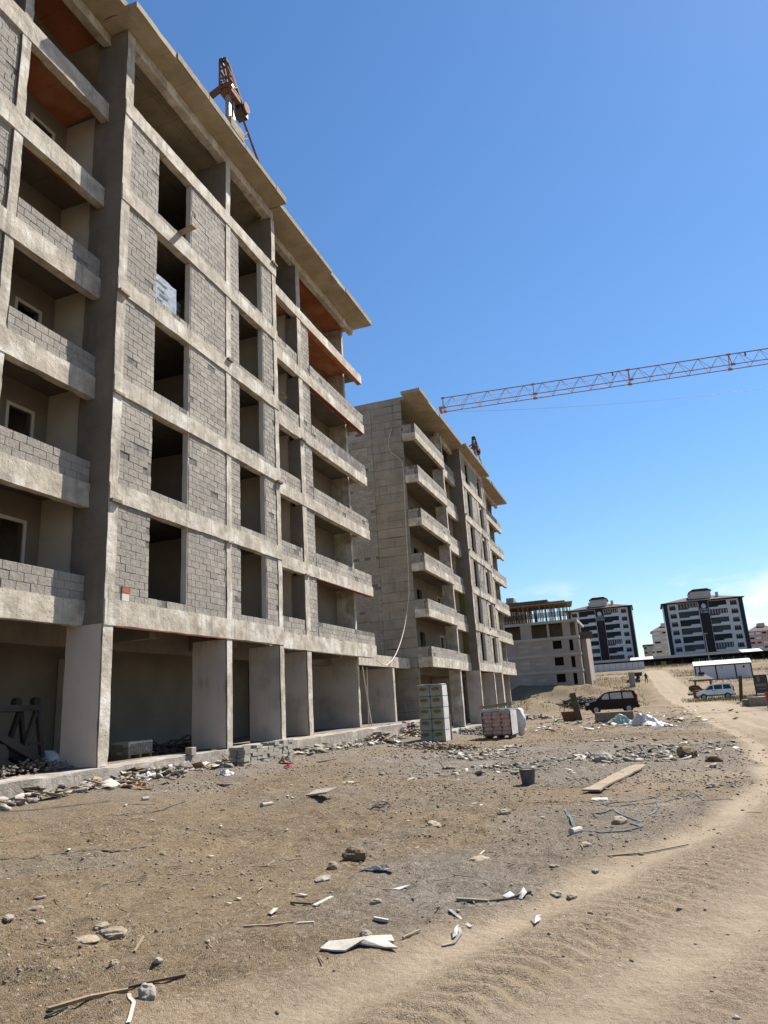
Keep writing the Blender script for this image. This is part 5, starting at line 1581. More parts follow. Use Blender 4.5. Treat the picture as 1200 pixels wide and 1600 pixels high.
# old winch frame at the left
wy0, wz0 = on_x(70, 1172, -13.2)[1], fz
wf = thing('winch_frame', 'black steel winch frame with A-shaped legs inside the nearest shell at left', 'machine', (-13.2, wy0, fz))
MB().bar((0, .05, .12), (0, -2.6, .0 + .1), .12, .12).bar((-.5, .05, .12), (-.5, -2.6, .1), .12, .12).build('base_rail', 'steel_dark', wf)
for s in (-.5, 0):
    MB().bar((s, -.05, .16), (s, -.3, 1.42), .09).bar((s, -.62, .5), (s, -.3, 1.42), .09).bar((s, -.05, .62), (s, -.5, .62), .06).build('frame_leg', 'steel_dark', wf)
    MB().bar((s, -.2, 1.4), (s, -2.7, 1.42), .13).build('top_beam', 'steel_dark', wf)
    MB().bar((s, -.1, .2), (s, -2.3, 1.35), .16).build('brace', 'steel_dark', wf)
for y in (-.12, -.66): MB().lathe([(.02, -.07), (.1, -.07), (.1, .07), (.02, .07)], 14, (-.25, y, 1.54), 'x').build('sheave', 'steel_dark', wf)
MB().lathe([(.02, -.3), (.26, -.3), (.26, -.24), (.16, -.22), (.16, .22), (.26, .24), (.26, .3), (.02, .3)], 18, (-.25, -1.3, .42), 'x').build('drum', 'steel_dark', wf)
MB().box(-.5, .05, -2.2, -1.7, .16, .62).build('motor', 'steel_dark', wf)
p = (-13.4, wy0 + .35, fz); tag(MB().rock((p[0], p[1], p[2] + .18), .34, 8, (1, .8, .8), 0, 1).build('crumpled_sack', 'white_plastic'), 'crumpled pale sack beside the winch frame', 'sack')
pile('rubble_mound', 'concrete_dark', (-13.0, wy0 - .6, fz), .5, 1.6, .3, 400, .012, .055, 9, 'grey rubble mound under the winch frame', 'rubble')

# ---- wrapped bags in the fourth-storey window
zs = S1.F[4] + .2
bg = thing('bag_stack', 'plastic-wrapped stack of grey bags in the fourth-storey window opening', 'bags', (-12.15, 15.5, zs))
for r in range(5):
    for c in range(2):
        MB().cbox(-.75, -.04 + random.uniform(-.02, .02), .02 + c * .55, .02 + c * .55 + .54, r * .2, r * .2 + .205, .06).build('bag', 'bag_grey', bg)
MB().rbox(-.03, -.012, .0, 1.13, .0, .99, seg=.07, amp=.012).build('wrap', 'film_grey', bg, smooth=True)
for (y0, z0, w, h) in ((.12, .72, .5, .07), (.18, .50, .34, .06), (.3, .32, .4, .09), (.2, .16, .22, .05)):
    MB().box(-.0105, -.006, y0, y0 + w, z0, z0 + h).build('print_mark', 'bag_black', bg)
bg2 = thing('bag_stack', 'darker bags behind the wrapped stack in the fourth-storey window', 'bags', (-12.3, 16.72, zs))
for r in range(4): MB().cbox(-.6, -.02, .0, .4, r * .2, r * .2 + .205, .06).build('bag', 'bag_dark', bg2)
# board poking out of the fifth-storey window
q0, q1 = on_x(270, 373, -12.35), on_x(304, 357, -11.45)
zz = S1.F[5] + .235
tag(MB().bar((q0[0], q0[1], zz), (q1[0], q1[1], zz + .02), .2, .045).build('loose_board', 'timber_old'), 'weathered board poking out of a fifth-storey window sill', 'board')
q = on_x(433, 622, -12.4)
for i in range(3):
    tag(MB().bar((-12.75, q[1] - .1 + i * .05, S1.F[4] + .62 + .05 * i), (-12.3, q[1] + .65 - .1 * i, S1.F[4] + .64 + .05 * i), .12, .04).build('loose_board', 'timber_old'), ('lowest', 'middle', 'topmost')[i] + ' of three short boards on the fourth-storey parapet', 'board', 'boards on the fourth-storey parapet')
# red patch brick in the lowest wall
q = on_x(197, 918, -12.0)
rb = MB().cbox(-12.06, -12.0, q[1] - .14, q[1] + .14, S1.F[1] + .2, S1.F[1] + .39, .01).build('patch_brick', 'brick_red', SHELL1, off=S1.off)
MB().box(-12.05, -12.002, q[1] - .13, q[1] + .13, S1.F[1] + .02, S1.F[1] + .195).build('patch_mortar', 'jamb', SHELL1, off=S1.off)

# ---- things near the dark van
q = g(962, 1128)
fp = thing('formwork_panel', 'long grey-brown formwork panel lying on edge before the maroon van', 'panel', (q[0], q[1], q[2] - .02), math.radians(-3))
W_ = 58 / FPX * depth_of(q)
MB().cbox(-W_ / 2, W_ / 2, -.5, .3, .08, .62, .02).build('board', 'timber_form', fp)
MB().box(-W_ / 2 - .05, W_ / 2 + .05, -.72, .35, 0, .075).build('base_board', 'timber_old', fp)
for x in (-W_ * .3, 0, W_ * .3): MB().box(x - .05, x + .05, -.54, -.501, .1, .6).build('batten', 'timber_form', fp)
q = g(893, 1127)
tag(MB().prism([(q[0] - .65, q[2] + .62), (q[0] - .5, q[2]), (q[0] + .45, q[2]), (q[0] + .55, q[2] + .62)], 'y', q[1], q[1] + .9).build('metal_skip', 'rust'), 'small dark rusty skip at the foot of the leaning timber', 'skip')
t0, t1 = np.array([q[0] + .55, q[1] - .1, q[2]]), on_y(894, 1083, q[1] + .1)
tag(MB().bar(t0, t1, .42, .08, (0, 1, 0)).build('leaning_timber', 'timber_dark'), 'wide dark timber board leaning upright over the rusty skip', 'board')


def crumple(name, m, c, sx, sy, h, seed, label, cat, n=26, rz=0.0, group=None):
    u, v = np.meshgrid(np.linspace(-1, 1, n), np.linspace(-1, 1, n), indexing='ij')
    r = np.hypot(u, v); e = np.clip(1.15 - r, 0, 1)
    x = u * sx / 2 + .12 * sx * vnoise(u * 2.1, v * 2.1, .3, seed); y = v * sy / 2 + .12 * sy * vnoise(u * 2.1, v * 2.1, 7.3, seed + 1)
    z = h * e * (.55 + .6 * vnoise(u * 2.6, v * 2.6, 0, seed + 2) + .55 * np.abs(vnoise(u * 5.5, v * 5.5, 0, seed + 3)) + .2 * vnoise(u * 11, v * 11, 0, seed + 4))
    z = np.maximum(z, -.01) + .012
    X = c[0] + x * math.cos(rz) - y * math.sin(rz); Y = c[1] + x * math.sin(rz) + y * math.cos(rz)
    gz = h_base(X, Y); gz = np.maximum(gz, c[2] - .05)
    V = np.stack([X, Y, gz + z], -1).reshape(-1, 3); V2 = V - np.array([0, 0, .006])
    I = np.arange(n * n).reshape(n, n); q = np.stack([I[:-1, :-1], I[1:, :-1], I[1:, 1:], I[:-1, 1:]], -1).reshape(-1, 4)
    keep = (r[:-1, :-1].ravel() < 1.02 + .25 * vnoise(u[:-1, :-1].ravel() * 3, v[:-1, :-1].ravel() * 3, 0, seed + 9))
    q = q[keep]
    mb = MB(); mb.add(V, [tuple(a) for a in q]); mb.add(V2, [tuple(a[::-1]) for a in q])
    return tag(mb.build(name, m, smooth=False), label, cat, group)


for i, (a, b, w, d, h, m, lb) in enumerate((
        (1008, 1134, 2.0, 1.6, .55, 'white_plastic', 'crumpled white plastic sheeting heap right of the formwork panel'),
        (1037, 1136, 1.3, .7, .16, 'white_plastic', 'flat white sheeting scrap at the right end of the sheeting heap'),
        (967, 1132, 1.7, 1.0, .45, 'green_plastic', 'pale green plastic sheet crumpled before the formwork panel'),
        (478, 1160, 1.0, .7, .34, 'white_plastic', 'white plastic film bunched at the end of the block stack'),
        (492, 1168, 1.3, .7, .32, 'white_plastic', 'white plastic film spread below the plinth past the block stack'),
        (522, 1168, 1.2, .6, .16, 'white_plastic', 'flat white film strip on the rubble below the plinth'),
        (560, 1163, 1.1, .6, .20, 'white_plastic', 'white film scrap by the plinth near the shell end'),
        (612, 1160, .9, .4, .14, 'white_plastic', 'white film scrap just left of the insulation stack'),
        (722, 1146, .8, .5, .3, 'green_plastic', 'pale green bag lying right of the insulation stack'),
        (228, 1218, .55, .4, .16, 'white_plastic', 'white bag half buried in rubble before the corner wall'),
        (352, 1210, .45, .3, .12, 'white_plastic', 'white paper crumpled on the rubble below the second column'),
        (212, 1232, .9, .4, .14, 'cardboard', 'torn brown cardboard lying on the rubble'),
        (446, 1192, .5, .3, .16, 'cardboard', 'small yellow-brown cardboard before the block stack'),
        (450, 1199, .25, .16, .08, 'pink_cloth', 'bright pink rag before the block stack'),
        (631, 1136, .6, .4, .2, 'red_plastic', 'orange-red plastic scrap on the plinth end'),
        (590, 1361, .36, .08, .05, 'white_board', 'twisted grey-white cloth strip on bare dirt'),
        (1156, 1100, 1.2, .6, .15, 'white_board', 'pale broken slab at the foot of the timber post'))):
    p = g(a, b); crumple('plastic_heap' if 'film' in lb or 'sheet' in lb else 'litter_piece', m, p, w, d, h, 30 + i * 7, lb, 'litter', rz=random.uniform(-.6, .6))

# ---- broken blocks thrown along the plinth
rbk = random.Random(12)
for i in range(16):
    yy = rbk.uniform(11.5, 33); xx = -11.2 + rbk.gauss(0, .3); me_ = block_mesh(rbk.choice((3, 4, 5, 6, 8)))[0]
    o = bpy.data.objects.new('broken_block', me_); COL.objects.link(o); o.location = (min(xx, -10.5), yy, hz(xx, yy) + .1)
    o.rotation_euler = (rbk.uniform(-.5, .5), rbk.uniform(-1.4, 1.4), rbk.uniform(0, 3.1))
    tag(o, 'broken grey block tipped over in the rubble along the plinth', 'block', 'broken blocks along the plinth')

# ---- bucket
p = g(826, 1226)
bk = thing('bucket', 'dark grey bucket standing alone on the dirt', 'bucket', (p[0], p[1], p[2] - .01))
MB().lathe([(.112, 0), (.118, .005), (.15, .26), (.158, .262), (.158, .285), (.142, .285), (.14, .2), (.112, .02), (.02, .02)], 26).build('shell', 'bucket_grey', bk, smooth=False)
hp_ = [(.155 * math.cos(t), .155 * math.sin(t) * .35 - .1 * math.sin(t), .27 + .05 * math.sin(t)) for t in np.linspace(0, math.pi, 12)]
MB().tube(hp_, .004, 6).build('handle', 'steel_grey', bk)
MB().lathe([(.01, .262), (.138, .262), (.138, .27), (.01, .275)], 20).build('mortar_fill', 'stone_grey', bk)

# ---- long plank
a0, a1 = g(924, 1241), g(1001, 1200)
pln = MB(); d = (a1 - a0); d[2] = 0; L_ = np.linalg.norm(d); u_ = d / L_; s_ = np.array([u_[1], -u_[0], 0])
n = 24; V = []
for i in range(n + 1):
    f = i / n; w = .15 + .035 * vnoise(f * 9, 0 * f, 0, 5) - .05 * sstep(.93, 1, f)
    c = a0 + u_ * L_ * f; z = h_base(a0[0], a0[1]) * (1 - f) + h_base(a1[0], a1[1]) * f + .045
    for sgn in (-1, 1):
        q = c + s_ * sgn * w; V += [(q[0], q[1], z), (q[0], q[1], z + .028)]
F = []
for i in range(n):
    o = i * 4; F += [(o, o + 4, o + 5, o + 1), (o + 3, o + 7, o + 6, o + 2), (o + 1, o + 5, o + 7, o + 3), (o + 2, o + 6, o + 4, o)]
F += [(0, 1, 3, 2), (n * 4 + 2, n * 4 + 3, n * 4 + 1, n * 4)]
tag(pln.add(V, F).build('plank', 'timber_old'), 'long pale weathered plank lying on the dirt', 'plank')
p = g(937, 1254); tag(MB().cbox(p[0] - .12, p[0] + .12, p[1] - .11, p[1] + .11, p[2] - .01, p[2] + .035, .01).build('tile_pack', 'white_board'), 'small white tile pack at the near end of the plank', 'tile')
p = g(502, 1248); tag(MB().add([(p[0] - .24, p[1] - .14, p[2] + .02), (p[0] + .2, p[1] - .2, p[2] + .07), (p[0] + .27, p[1] + .16, p[2] + .11), (p[0] - .2, p[1] + .22, p[2] + .07), (p[0] - .24, p[1] - .14, p[2] + .05), (p[0] + .2, p[1] - .2, p[2] + .10), (p[0] + .27, p[1] + .16, p[2] + .14), (p[0] - .2, p[1] + .22, p[2] + .10)],
    [(3, 2, 1, 0), (4, 5, 6, 7), (0, 1, 5, 4), (1, 2, 6, 5), (2, 3, 7, 6), (3, 0, 4, 7)]).build('thin_slab', 'stone_grey'), 'thin dark grey slab propped over its shadow on the dirt', 'slab')
for (a, b, a2, b2, r_, m, lb) in ((409, 1261, 424, 1256, .035, 'steel_grey', 'short grey pipe stub left of the thin dark slab'), (893, 1305, 907, 1301, .04, 'white_board', 'short white tube below the strap tangle'), (222, 1251, 232, 1250, .03, 'white_board', 'small white block lying left on the bare dirt')):
    q0, q1 = g(a, b), g(a2, b2); tag(MB().tube([q0 + [0, 0, r_ * .8], q1 + [0, 0, r_ * .8]], r_, 12).build('pipe_stub', m), lb, 'pipe')


def lath(pxs, w, t, m, name, label, cat, lift=.012, group=None):
    pts = []
    for (a, b), (a2, b2) in zip(pxs[:-1], pxs[1:]):
        nk = 1 if (t > .0045) else 5
        for k in range(nk):
            f = k / nk; p_ = g(a + (a2 - a) * f, b + (b2 - b) * f); pts.append(p_)
    pts.append(g(*pxs[-1]))
    P_ = np.array(pts); P_[:, 2] = H(P_[:, 0], P_[:, 1]) + lift * .6 + t * .4
    mb = MB()
    return tag(mb.strip([tuple(v) for v in P_], w, t).build(name, m), label, cat, group)


lath([(75, 1583), (140, 1566), (200, 1555)], .03, .018, 'timber', 'timber_lath', 'brown timber strip at the lower left corner', 'lath')
lath([(184, 1553), (235, 1543), (290, 1531)], .022, .014, 'timber_dark', 'timber_lath', 'darker strip continuing right of the brown timber strip', 'lath')
lath([(72, 1591), (105, 1577)], .016, .01, 'black_rubber', 'rubber_strip', 'short black strip under the brown timber strip', 'strip')
lath([(201, 1561), (203, 1573), (209, 1580), (204, 1595), (200, 1606)], .022, .004, 'white_board', 'plastic_strip', 'white plastic strip curling at the lower left corner', 'strip')
lath([(380, 1453), (420, 1449), (458, 1441)], .02, .012, 'timber_old', 'timber_lath', 'thin weathered stick left of the white sheet', 'stick')
lath([(464, 1444), (491, 1443)], .022, .012, 'white_board', 'plastic_strip', 'short white strip at the tip of the weathered stick', 'strip')
lath([(491, 1418), (519, 1407)], .04, .012, 'white_board', 'plastic_strip', 'broad white strip beside a dark stick', 'strip')
lath([(455, 1410), (488, 1414)], .03, .014, 'timber_dark', 'timber_lath', 'short dark stick beside the broad white strip', 'stick')
lath([(584, 1441), (607, 1440)], .03, .02, 'white_board', 'plastic_strip', 'small white bar above the round grey stone', 'strip')
lath([(714, 1414), (763, 1413)], .03, .02, 'timber_old', 'timber_lath', 'grey-brown stick right of the middle near the road edge', 'stick')
lath([(765, 1410), (795, 1406), (830, 1399)], .02, .014, 'timber_dark', 'timber_lath', 'thin dark stick reaching towards the white scraps', 'stick')
lath([(703, 1425), (715, 1434), (735, 1444)], .028, .006, 'steel_grey', 'metal_strip', 'straight grey metal strip near the road edge', 'strip')
lath([(690, 1470), (708, 1466), (719, 1452), (717, 1447)], .024, .006, 'steel_grey', 'metal_strip', 'curved grey metal strip near the road edge', 'strip')
lath([(630, 1470), (656, 1458)], .018, .012, 'timber_old', 'timber_lath', 'short stick right of the white sheet', 'stick')
lath([(210, 1496), (224, 1470)], .014, .01, 'timber', 'timber_lath', 'short tan stick standing out at lower left', 'stick')
lath([(740, 1340), (757, 1328)], .02, .006, 'white_board', 'plastic_strip', 'little white strip on the bare dirt right of middle', 'strip')
lath([(950, 1338), (1010, 1328), (1075, 1317)], .016, .01, 'timber_old', 'timber_lath', 'long thin pale stick along the left road edge', 'stick')
lath([(340, 1228), (392, 1224)], .1, .02, 'timber_old', 'timber_lath', 'pale board lying below the second column', 'board')
lath([(497, 1190), (523, 1186)], .12, .02, 'timber_dark', 'timber_lath', 'dark board on the dirt past the block stack', 'board')
for i, (pts_, w) in enumerate((([(0, 1271), (60, 1268), (120, 1260), (170, 1253)], .045), ([(0, 1345), (60, 1342), (95, 1333), (150, 1338), (228, 1328)], .04), ([(160, 1275), (220, 1272), (255, 1266), (290, 1252)], .04), ([(200, 1258), (245, 1257)], .04),
                               ([(882, 1267), (900, 1295), (940, 1303), (1004, 1296)], .05), ([(905, 1256), (960, 1264), (1040, 1252), (1085, 1240), (1100, 1252), (1145, 1248)], .035), ([(925, 1275), (960, 1270), (1000, 1285)], .05), ([(940, 1262), (985, 1254), (1030, 1243)], .04),
                               ([(780, 1253), (840, 1254), (905, 1257)], .03), ([(575, 1262), (600, 1268), (612, 1278)], .04), ([(625, 1249), (665, 1252), (690, 1262)], .04), ([(985, 1288), (1005, 1296)], .05), ([(1015, 1275), (1030, 1262), (1026, 1252)], .04))):
    lath(pts_, w * .75, .004, 'strap_green', 'packing_strap', ('longest flat dark green strap on the dirt at the left edge', 'lower dark green strap on the dirt at the left edge', 'pale green strap right of the longest left strap', 'short green strap above the pale green one', 'bent green strap looping below the plank', 'thin long strap wandering right of the plank towards the road', 'short strap crossing inside the tangle below the plank', 'strap lying just right of the tile pack', 'thin straight strap running left from the plank', 'dark strap curl left of middle on grey dirt', 'strap right of the dark curl in the middle', 'strap stub at the right end of the bent loop', 'hooked strap right of the tangle below the plank')[i], 'strap', lift=.015, group='packing straps on the dirt')
p = g(594, 1266)
cl = [(p[0] + (.14 - .004 * k) * math.cos(k * .55) * (1 + .2 * math.sin(k)), p[1] + (.2 - .004 * k) * math.sin(k * .55), p[2] + .03 + .03 * abs(math.sin(k * .9))) for k in range(26)]
tag(MB().tube(cl, .01, 6).build('cable_coil', 'black_rubber'), 'tangled black cable coil on a grey patch of dirt', 'cable')


# white torn sheet and scraps
def flat_scrap(name, m, poly, z, label, cat, th=.006, curl=.02):
    P_ = [g(*q) for q in poly]; n = len(P_)
    zz = [hz(q[0], q[1]) + z * .35 + curl * .7 * ((i * 37 % 5) / 5) for i, q in enumerate(P_)]
    c = np.mean(P_, 0); cz = hz(c[0], c[1]) + z * .4 + curl * 1.0
    V = [(q[0], q[1], float(w)) for q, w in zip(P_, zz)] + [(c[0], c[1], float(cz))]
    V += [(a, b, w - th) for a, b, w in V]
    F = [(i, (i + 1) % n, n) for i in range(n)] + [((i + 1) % n + n + 1, i + n + 1, 2 * n + 1) for i in range(n)] + [(i, i + n + 1, (i + 1) % n + n + 1, (i + 1) % n) for i in range(n)]
    return tag(MB().add(V, F).build(name, m), label, cat)


flat_scrap('torn_sheet', 'white_board', [(500, 1486), (514, 1479), (548, 1475), (580, 1470), (612, 1470), (617, 1476), (606, 1478), (622, 1484), (600, 1485), (560, 1481), (540, 1489), (520, 1490)], .05, 'large torn white sheet lying near the road at bottom middle', 'sheet', .01, .022)
flat_scrap('torn_paper', 'white_plastic', [(828, 1429), (846, 1425), (841, 1432), (845, 1436), (836, 1446), (833, 1440)], .03, 'torn white paper lying on the road edge', 'paper', .004, .03)
flat_scrap('torn_paper', 'white_plastic', [(785, 1400), (797, 1395), (805, 1402), (795, 1404)], .02, 'left of two white paper scraps above the road edge', 'paper', .004, .03)
flat_scrap('torn_paper', 'white_plastic', [(806, 1403), (819, 1396), (824, 1402), (815, 1405)], .02, 'right of two white paper scraps above the road edge', 'paper', .004, .03)
flat_scrap('torn_paper', 'white_plastic', [(612, 1387), (625, 1384), (643, 1387), (624, 1390)], .015, 'thin white scrap right of the pale round stone', 'paper', .004, .02)
flat_scrap('torn_paper', 'white_plastic', [(705, 1453), (716, 1446), (714, 1458), (707, 1459)], .03, 'white scrap caught by the curved metal strip', 'paper', .004, .03)
flat_scrap('torn_card', 'white_board', [(525, 1226), (545, 1222), (560, 1224), (545, 1228)], .02, 'pale card lying on the dirt past the block stack', 'card', .006, .01)
flat_scrap('torn_card', 'cardboard', [(137, 1222), (150, 1208), (162, 1216), (158, 1224), (145, 1228)], .2, 'brown board tilted on the rubble at the corner wall foot', 'board', .015, .12)

# ---- single stones
for i, (a, b, s, sq, m, lb) in enumerate((
        (587, 1412, .095, (1.1, .8, .6), 'stone', 'pale rounded stone left of the thin white scrap'),
        (572, 1466, .085, (1, .9, .7), 'stone_grey', 'round grey stone right above the torn white sheet'),
        (230, 1567, .105, (1, .8, .9), 'stone_grey', 'pointed grey stone beside the white curling strip'),
        (678, 1294, .2, (1.3, .8, .45), 'stone', 'flat tan stone right of middle'),
        (556, 1343, .2, (1.1, .9, .75), 'clod', 'big brown clod of earth in the middle of the dirt'),
        (521, 1356, .12, (1.1, .7, .7), 'stone', 'pale cut stone upper of the small group left of the clod'),
        (505, 1374, .13, (1.3, .7, .35), 'stone_grey', 'flat blue-grey stone in the small group left of the clod'),
        (177, 1464, .14, (1.3, 1, .5), 'stone', 'biggest pale rock in the rock cluster at lower left'),
        (158, 1455, .09, (1.2, 1, .5), 'stone', 'upper pale rock in the rock cluster at lower left'),
        (137, 1476, .13, (1.5, 1, .22), 'stone', 'flat pale rock in the rock cluster at lower left'),
        (177, 1522, .06, (1, .9, .7), 'stone', 'tan stone above the brown timber strip'),
        (247, 1518, .05, (1, .9, .7), 'stone_grey', 'dark stone above the darker strip'),
        (12, 1437, .09, (1.4, .8, .5), 'stone_grey', 'dark flat stone at the left picture edge'),
        (55, 1423, .09, (1.4, .8, .5), 'stone', 'pale stone near the left picture edge'),
        (65, 1444, .06, (1.4, .8, .5), 'stone_grey', 'small flat stone below the pale one at left edge'),
        (745, 1340, .16, (1.3, 1, .3), 'stone', 'half-buried pale stone right of middle'),
        (788, 1276, .14, (1.2, .9, .6), 'stone', 'pale stone left of the strap tangle'),
        (893, 1395, .08, (1.4, .8, .5), 'stone', 'pale flat stone at the road edge right of the scraps'),
        (868, 1393, .09, (1.2, .9, .5), 'stone_grey', 'grey stone at the road edge right of the scraps'),
        (969, 1287, .17, (1.2, .9, .7), 'stone', 'brown rounded stone inside the strap tangle'),
        (1112, 1232, .16, (1.2, .8, .5), 'stone', 'brown block-like stone left of the road'),
        (1075, 1184, .42, (1.3, .9, .8), 'clod', 'earth lump at the right of the rubble field'),
        (943, 1190, .4, (1.2, .9, .7), 'stone_grey', 'grey boulder in the rubble field above the plank'),
        (1115, 1190, .3, (1.2, .9, .6), 'clod', 'brown lump near the road right of the rubble field'),
        (44, 1222, .32, (1.2, .8, .75), 'stone', 'squarish tan rock against the plinth at left'),
        (1150, 1590, .03, (1, 1, .6), 'stone_grey', 'dark pebble on the road at the lower right'),
        (930, 1356, .06, (1.4, .9, .5), 'stone_grey', 'small dark stone on grey dirt left of the road'),
        (865, 1352, .06, (1.4, .9, .5), 'stone', 'small tan stone on grey dirt left of the road'),
        (915, 1320, .1, (1.3, .9, .5), 'stone', 'tan stone below the short white tube'))):
    p = g(a, b); tag(MB().rock((p[0], p[1], hz(p[0], p[1]) + s * sq[2] * .18), s * .58, 100 + i * 3, sq, None, 2).build('stone', m), lb, 'stone', 'larger stones on the dirt')


# ================================================================== scattered small stuff
def scatter(name, m, P, S, squash, label, cat, seed, sub=0):
    """many small irregular stones as one mesh"""
    r = np.random.default_rng(seed)
    V0, F0 = ICO[sub]; V0 = np.array(V0); F0 = np.array(F0); n = len(P); k = len(V0)
    var = []
    for j in range(12):
        q = V0 * (1 + .34 * r.uniform(-1, 1, (k, 1))); var.append(q)
    var = np.array(var)[r.integers(0, 12, n)]
    sq = np.stack([r.uniform(.8, 1.4, n), r.uniform(.6, 1.0, n), r.uniform(*squash, n)], -1)
    W = var * sq[:, None, :] * S[:, None, None]
    a = r.uniform(0, 6.283, n); ca, sa = np.cos(a)[:, None], np.sin(a)[:, None]
    X = W[..., 0] * ca - W[..., 1] * sa; Y = W[..., 0] * sa + W[..., 1] * ca
    V = np.stack([X, Y, W[..., 2]], -1) + P[:, None, :]
    F = (F0[None] + (np.arange(n) * k)[:, None, None]).reshape(-1, 3)
    me = bpy.data.meshes.new(name); V = V.reshape(-1, 3)
    me.vertices.add(len(V)); me.vertices.foreach_set('co', V.ravel())
    me.loops.add(len(F) * 3); me.loops.foreach_set('vertex_index', F.ravel())
    me.polygons.add(len(F)); me.polygons.foreach_set('loop_start', np.arange(len(F)) * 3); me.polygons.foreach_set('loop_total', np.full(len(F), 3))
    me.update(calc_edges=True); me.materials.append(MATS[m])
    o = bpy.data.objects.new(name, me); COL.objects.link(o)
    return tag(o, label, cat, kind='stuff')


def area(n, x0, x1, y0, y1, dens, seed):
    r = np.random.default_rng(seed); x = r.uniform(x0, x1, n); y = r.uniform(y0, y1, n)
    k = r.uniform(0, 1, n) < dens(x, y); x, y = x[k], y[k]
    return x, y, H(x, y), r


def off_road(x, y):
    d, s = road_dist(x, y); return 1 - .85 * road_mask(x, y, d, s)


cl_ = lambda x, y: sstep(-.25, .45, fbm(x * .7, y * .7, 3, 120))
x, y, z, r = area(46000, -8.5, 4.0, 3.2, 15, lambda x, y: off_road(x, y) * (.18 + .82 * cl_(x, y)), 1)
s = .004 + .011 * r.power(.35, len(x)) ** 2 + .014 * (r.uniform(0, 1, len(x)) > .97)
scatter('gravel', 'pebble', np.stack([x, y, z + s * .2], -1), s, (.45, .9), 'loose fine gravel strewn over the foreground dirt', 'gravel', 2)
x, y, z, r = area(34000, -11.8, 3.0, 12, 46, lambda x, y: off_road(x, y) * (.15 + .85 * cl_(x, y)), 3)
s = .008 + .026 * r.uniform(0, 1, len(x)) ** 3
scatter('gravel', 'pebble', np.stack([x, y, z + s * .2], -1), s, (.4, .9), 'loose gravel and stones over the middle ground', 'gravel', 4)
# rubble field in the middle distance and along the plinth
c0 = g(885, 1180); c1 = g(830, 1190); c2 = g(960, 1165)
fld = lambda x, y: np.clip(sstep(1.25, .2, np.hypot((x - c0[0]) / 4.6, (y - c0[1]) / 6.0)) * sstep(-.5, .5, fbm(x * .6, y * .6, 3, 130)), 0, 1)
x, y, z, r = area(16000, c0[0] - 6, c0[0] + 6, c0[1] - 8, c0[1] + 11, fld, 5)
s = .012 + .06 * r.uniform(0, 1, len(x)) ** 4
scatter('rubble', 'stone_grey', np.stack([x, y, z + s * .25], -1), s, (.35, .9), 'grey broken concrete rubble spread across the middle of the site', 'rubble', 6)
pln_ = lambda x, y: np.clip(np.exp(-((x + 11.1) / .7) ** 2) * (.4 + .6 * sstep(-.4, .4, vnoise(y * .5, y * 0, 0, 4))), 0, 1)
x, y, z, r = area(5200, -11.72, -9.6, 9.5, 40, pln_, 7)
s = .012 + .085 * r.uniform(0, 1, len(x)) ** 4
scatter('rubble', 'stone_grey', np.stack([x, y, z + s * .3], -1), s, (.35, 1.0), 'grey rubble line along the foot of the plinth', 'rubble', 8)
x, y, z, r = area(1500, -11.72, -9.8, 10.5, 34, pln_, 17)
s = .015 + .07 * r.uniform(0, 1, len(x)) ** 3
scatter('rubble', 'stone', np.stack([x, y, z + s * .35], -1), s, (.25, .8), 'tan plaster lumps among the plinth rubble', 'rubble', 18)
x, y, z, r = area(2600, -9, 8, 40, 75, lambda x, y: .6 * off_road(x, y) * cl_(x, y), 9)
s = .02 + .09 * r.uniform(0, 1, len(x)) ** 3
scatter('rubble', 'stone_grey', np.stack([x, y, z + s * .25], -1), s, (.35, .9), 'far rubble strewn before the maroon van', 'rubble', 10)


def bits(name, m, x, y, z, r, l0, l1, w0, w1, th, label, cat, tilt=.35):
    n = len(x); l = r.uniform(l0, l1, n); w = r.uniform(w0, w1, n); a = r.uniform(0, 6.283, n); t = r.uniform(-tilt, tilt, n)
    d = np.stack([np.cos(a), np.sin(a), t], -1); sd = np.stack([-np.sin(a), np.cos(a), r.uniform(-tilt, tilt, n)], -1); up = np.cross(d, sd)
    c = np.stack([x, y, z + .01 + np.abs(t) * l / 2 * .8], -1)
    V = []
    for (i, j, k) in ((-1, -1, -1), (1, -1, -1), (1, 1, -1), (-1, 1, -1), (-1, -1, 1), (1, -1, 1), (1, 1, 1), (-1, 1, 1)):
        jig = 1 + .35 * r.uniform(-1, 1, (n, 1))
        V.append(c + d * (i * l / 2)[:, None] * jig + sd * (j * w / 2)[:, None] * jig + up * (k * th / 2))
    V = np.stack(V, 1).reshape(-1, 3)
    F0 = np.array([(0, 3, 2, 1), (4, 5, 6, 7), (0, 1, 5, 4), (1, 2, 6, 5), (2, 3, 7, 6), (3, 0, 4, 7)])
    F = (F0[None] + (np.arange(n) * 8)[:, None, None]).reshape(-1, 4)
    me = bpy.data.meshes.new(name); me.vertices.add(len(V)); me.vertices.foreach_set('co', V.ravel())
    me.loops.add(len(F) * 4); me.loops.foreach_set('vertex_index', F.ravel())
    me.polygons.add(len(F)); me.polygons.foreach_set('loop_start', np.arange(len(F)) * 4); me.polygons.foreach_set('loop_total', np.full(len(F), 4))
    me.update(calc_edges=True); me.materials.append(MATS[m]); o = bpy.data.objects.new(name, me); COL.objects.link(o)
    return tag(o, label, cat, kind='stuff')


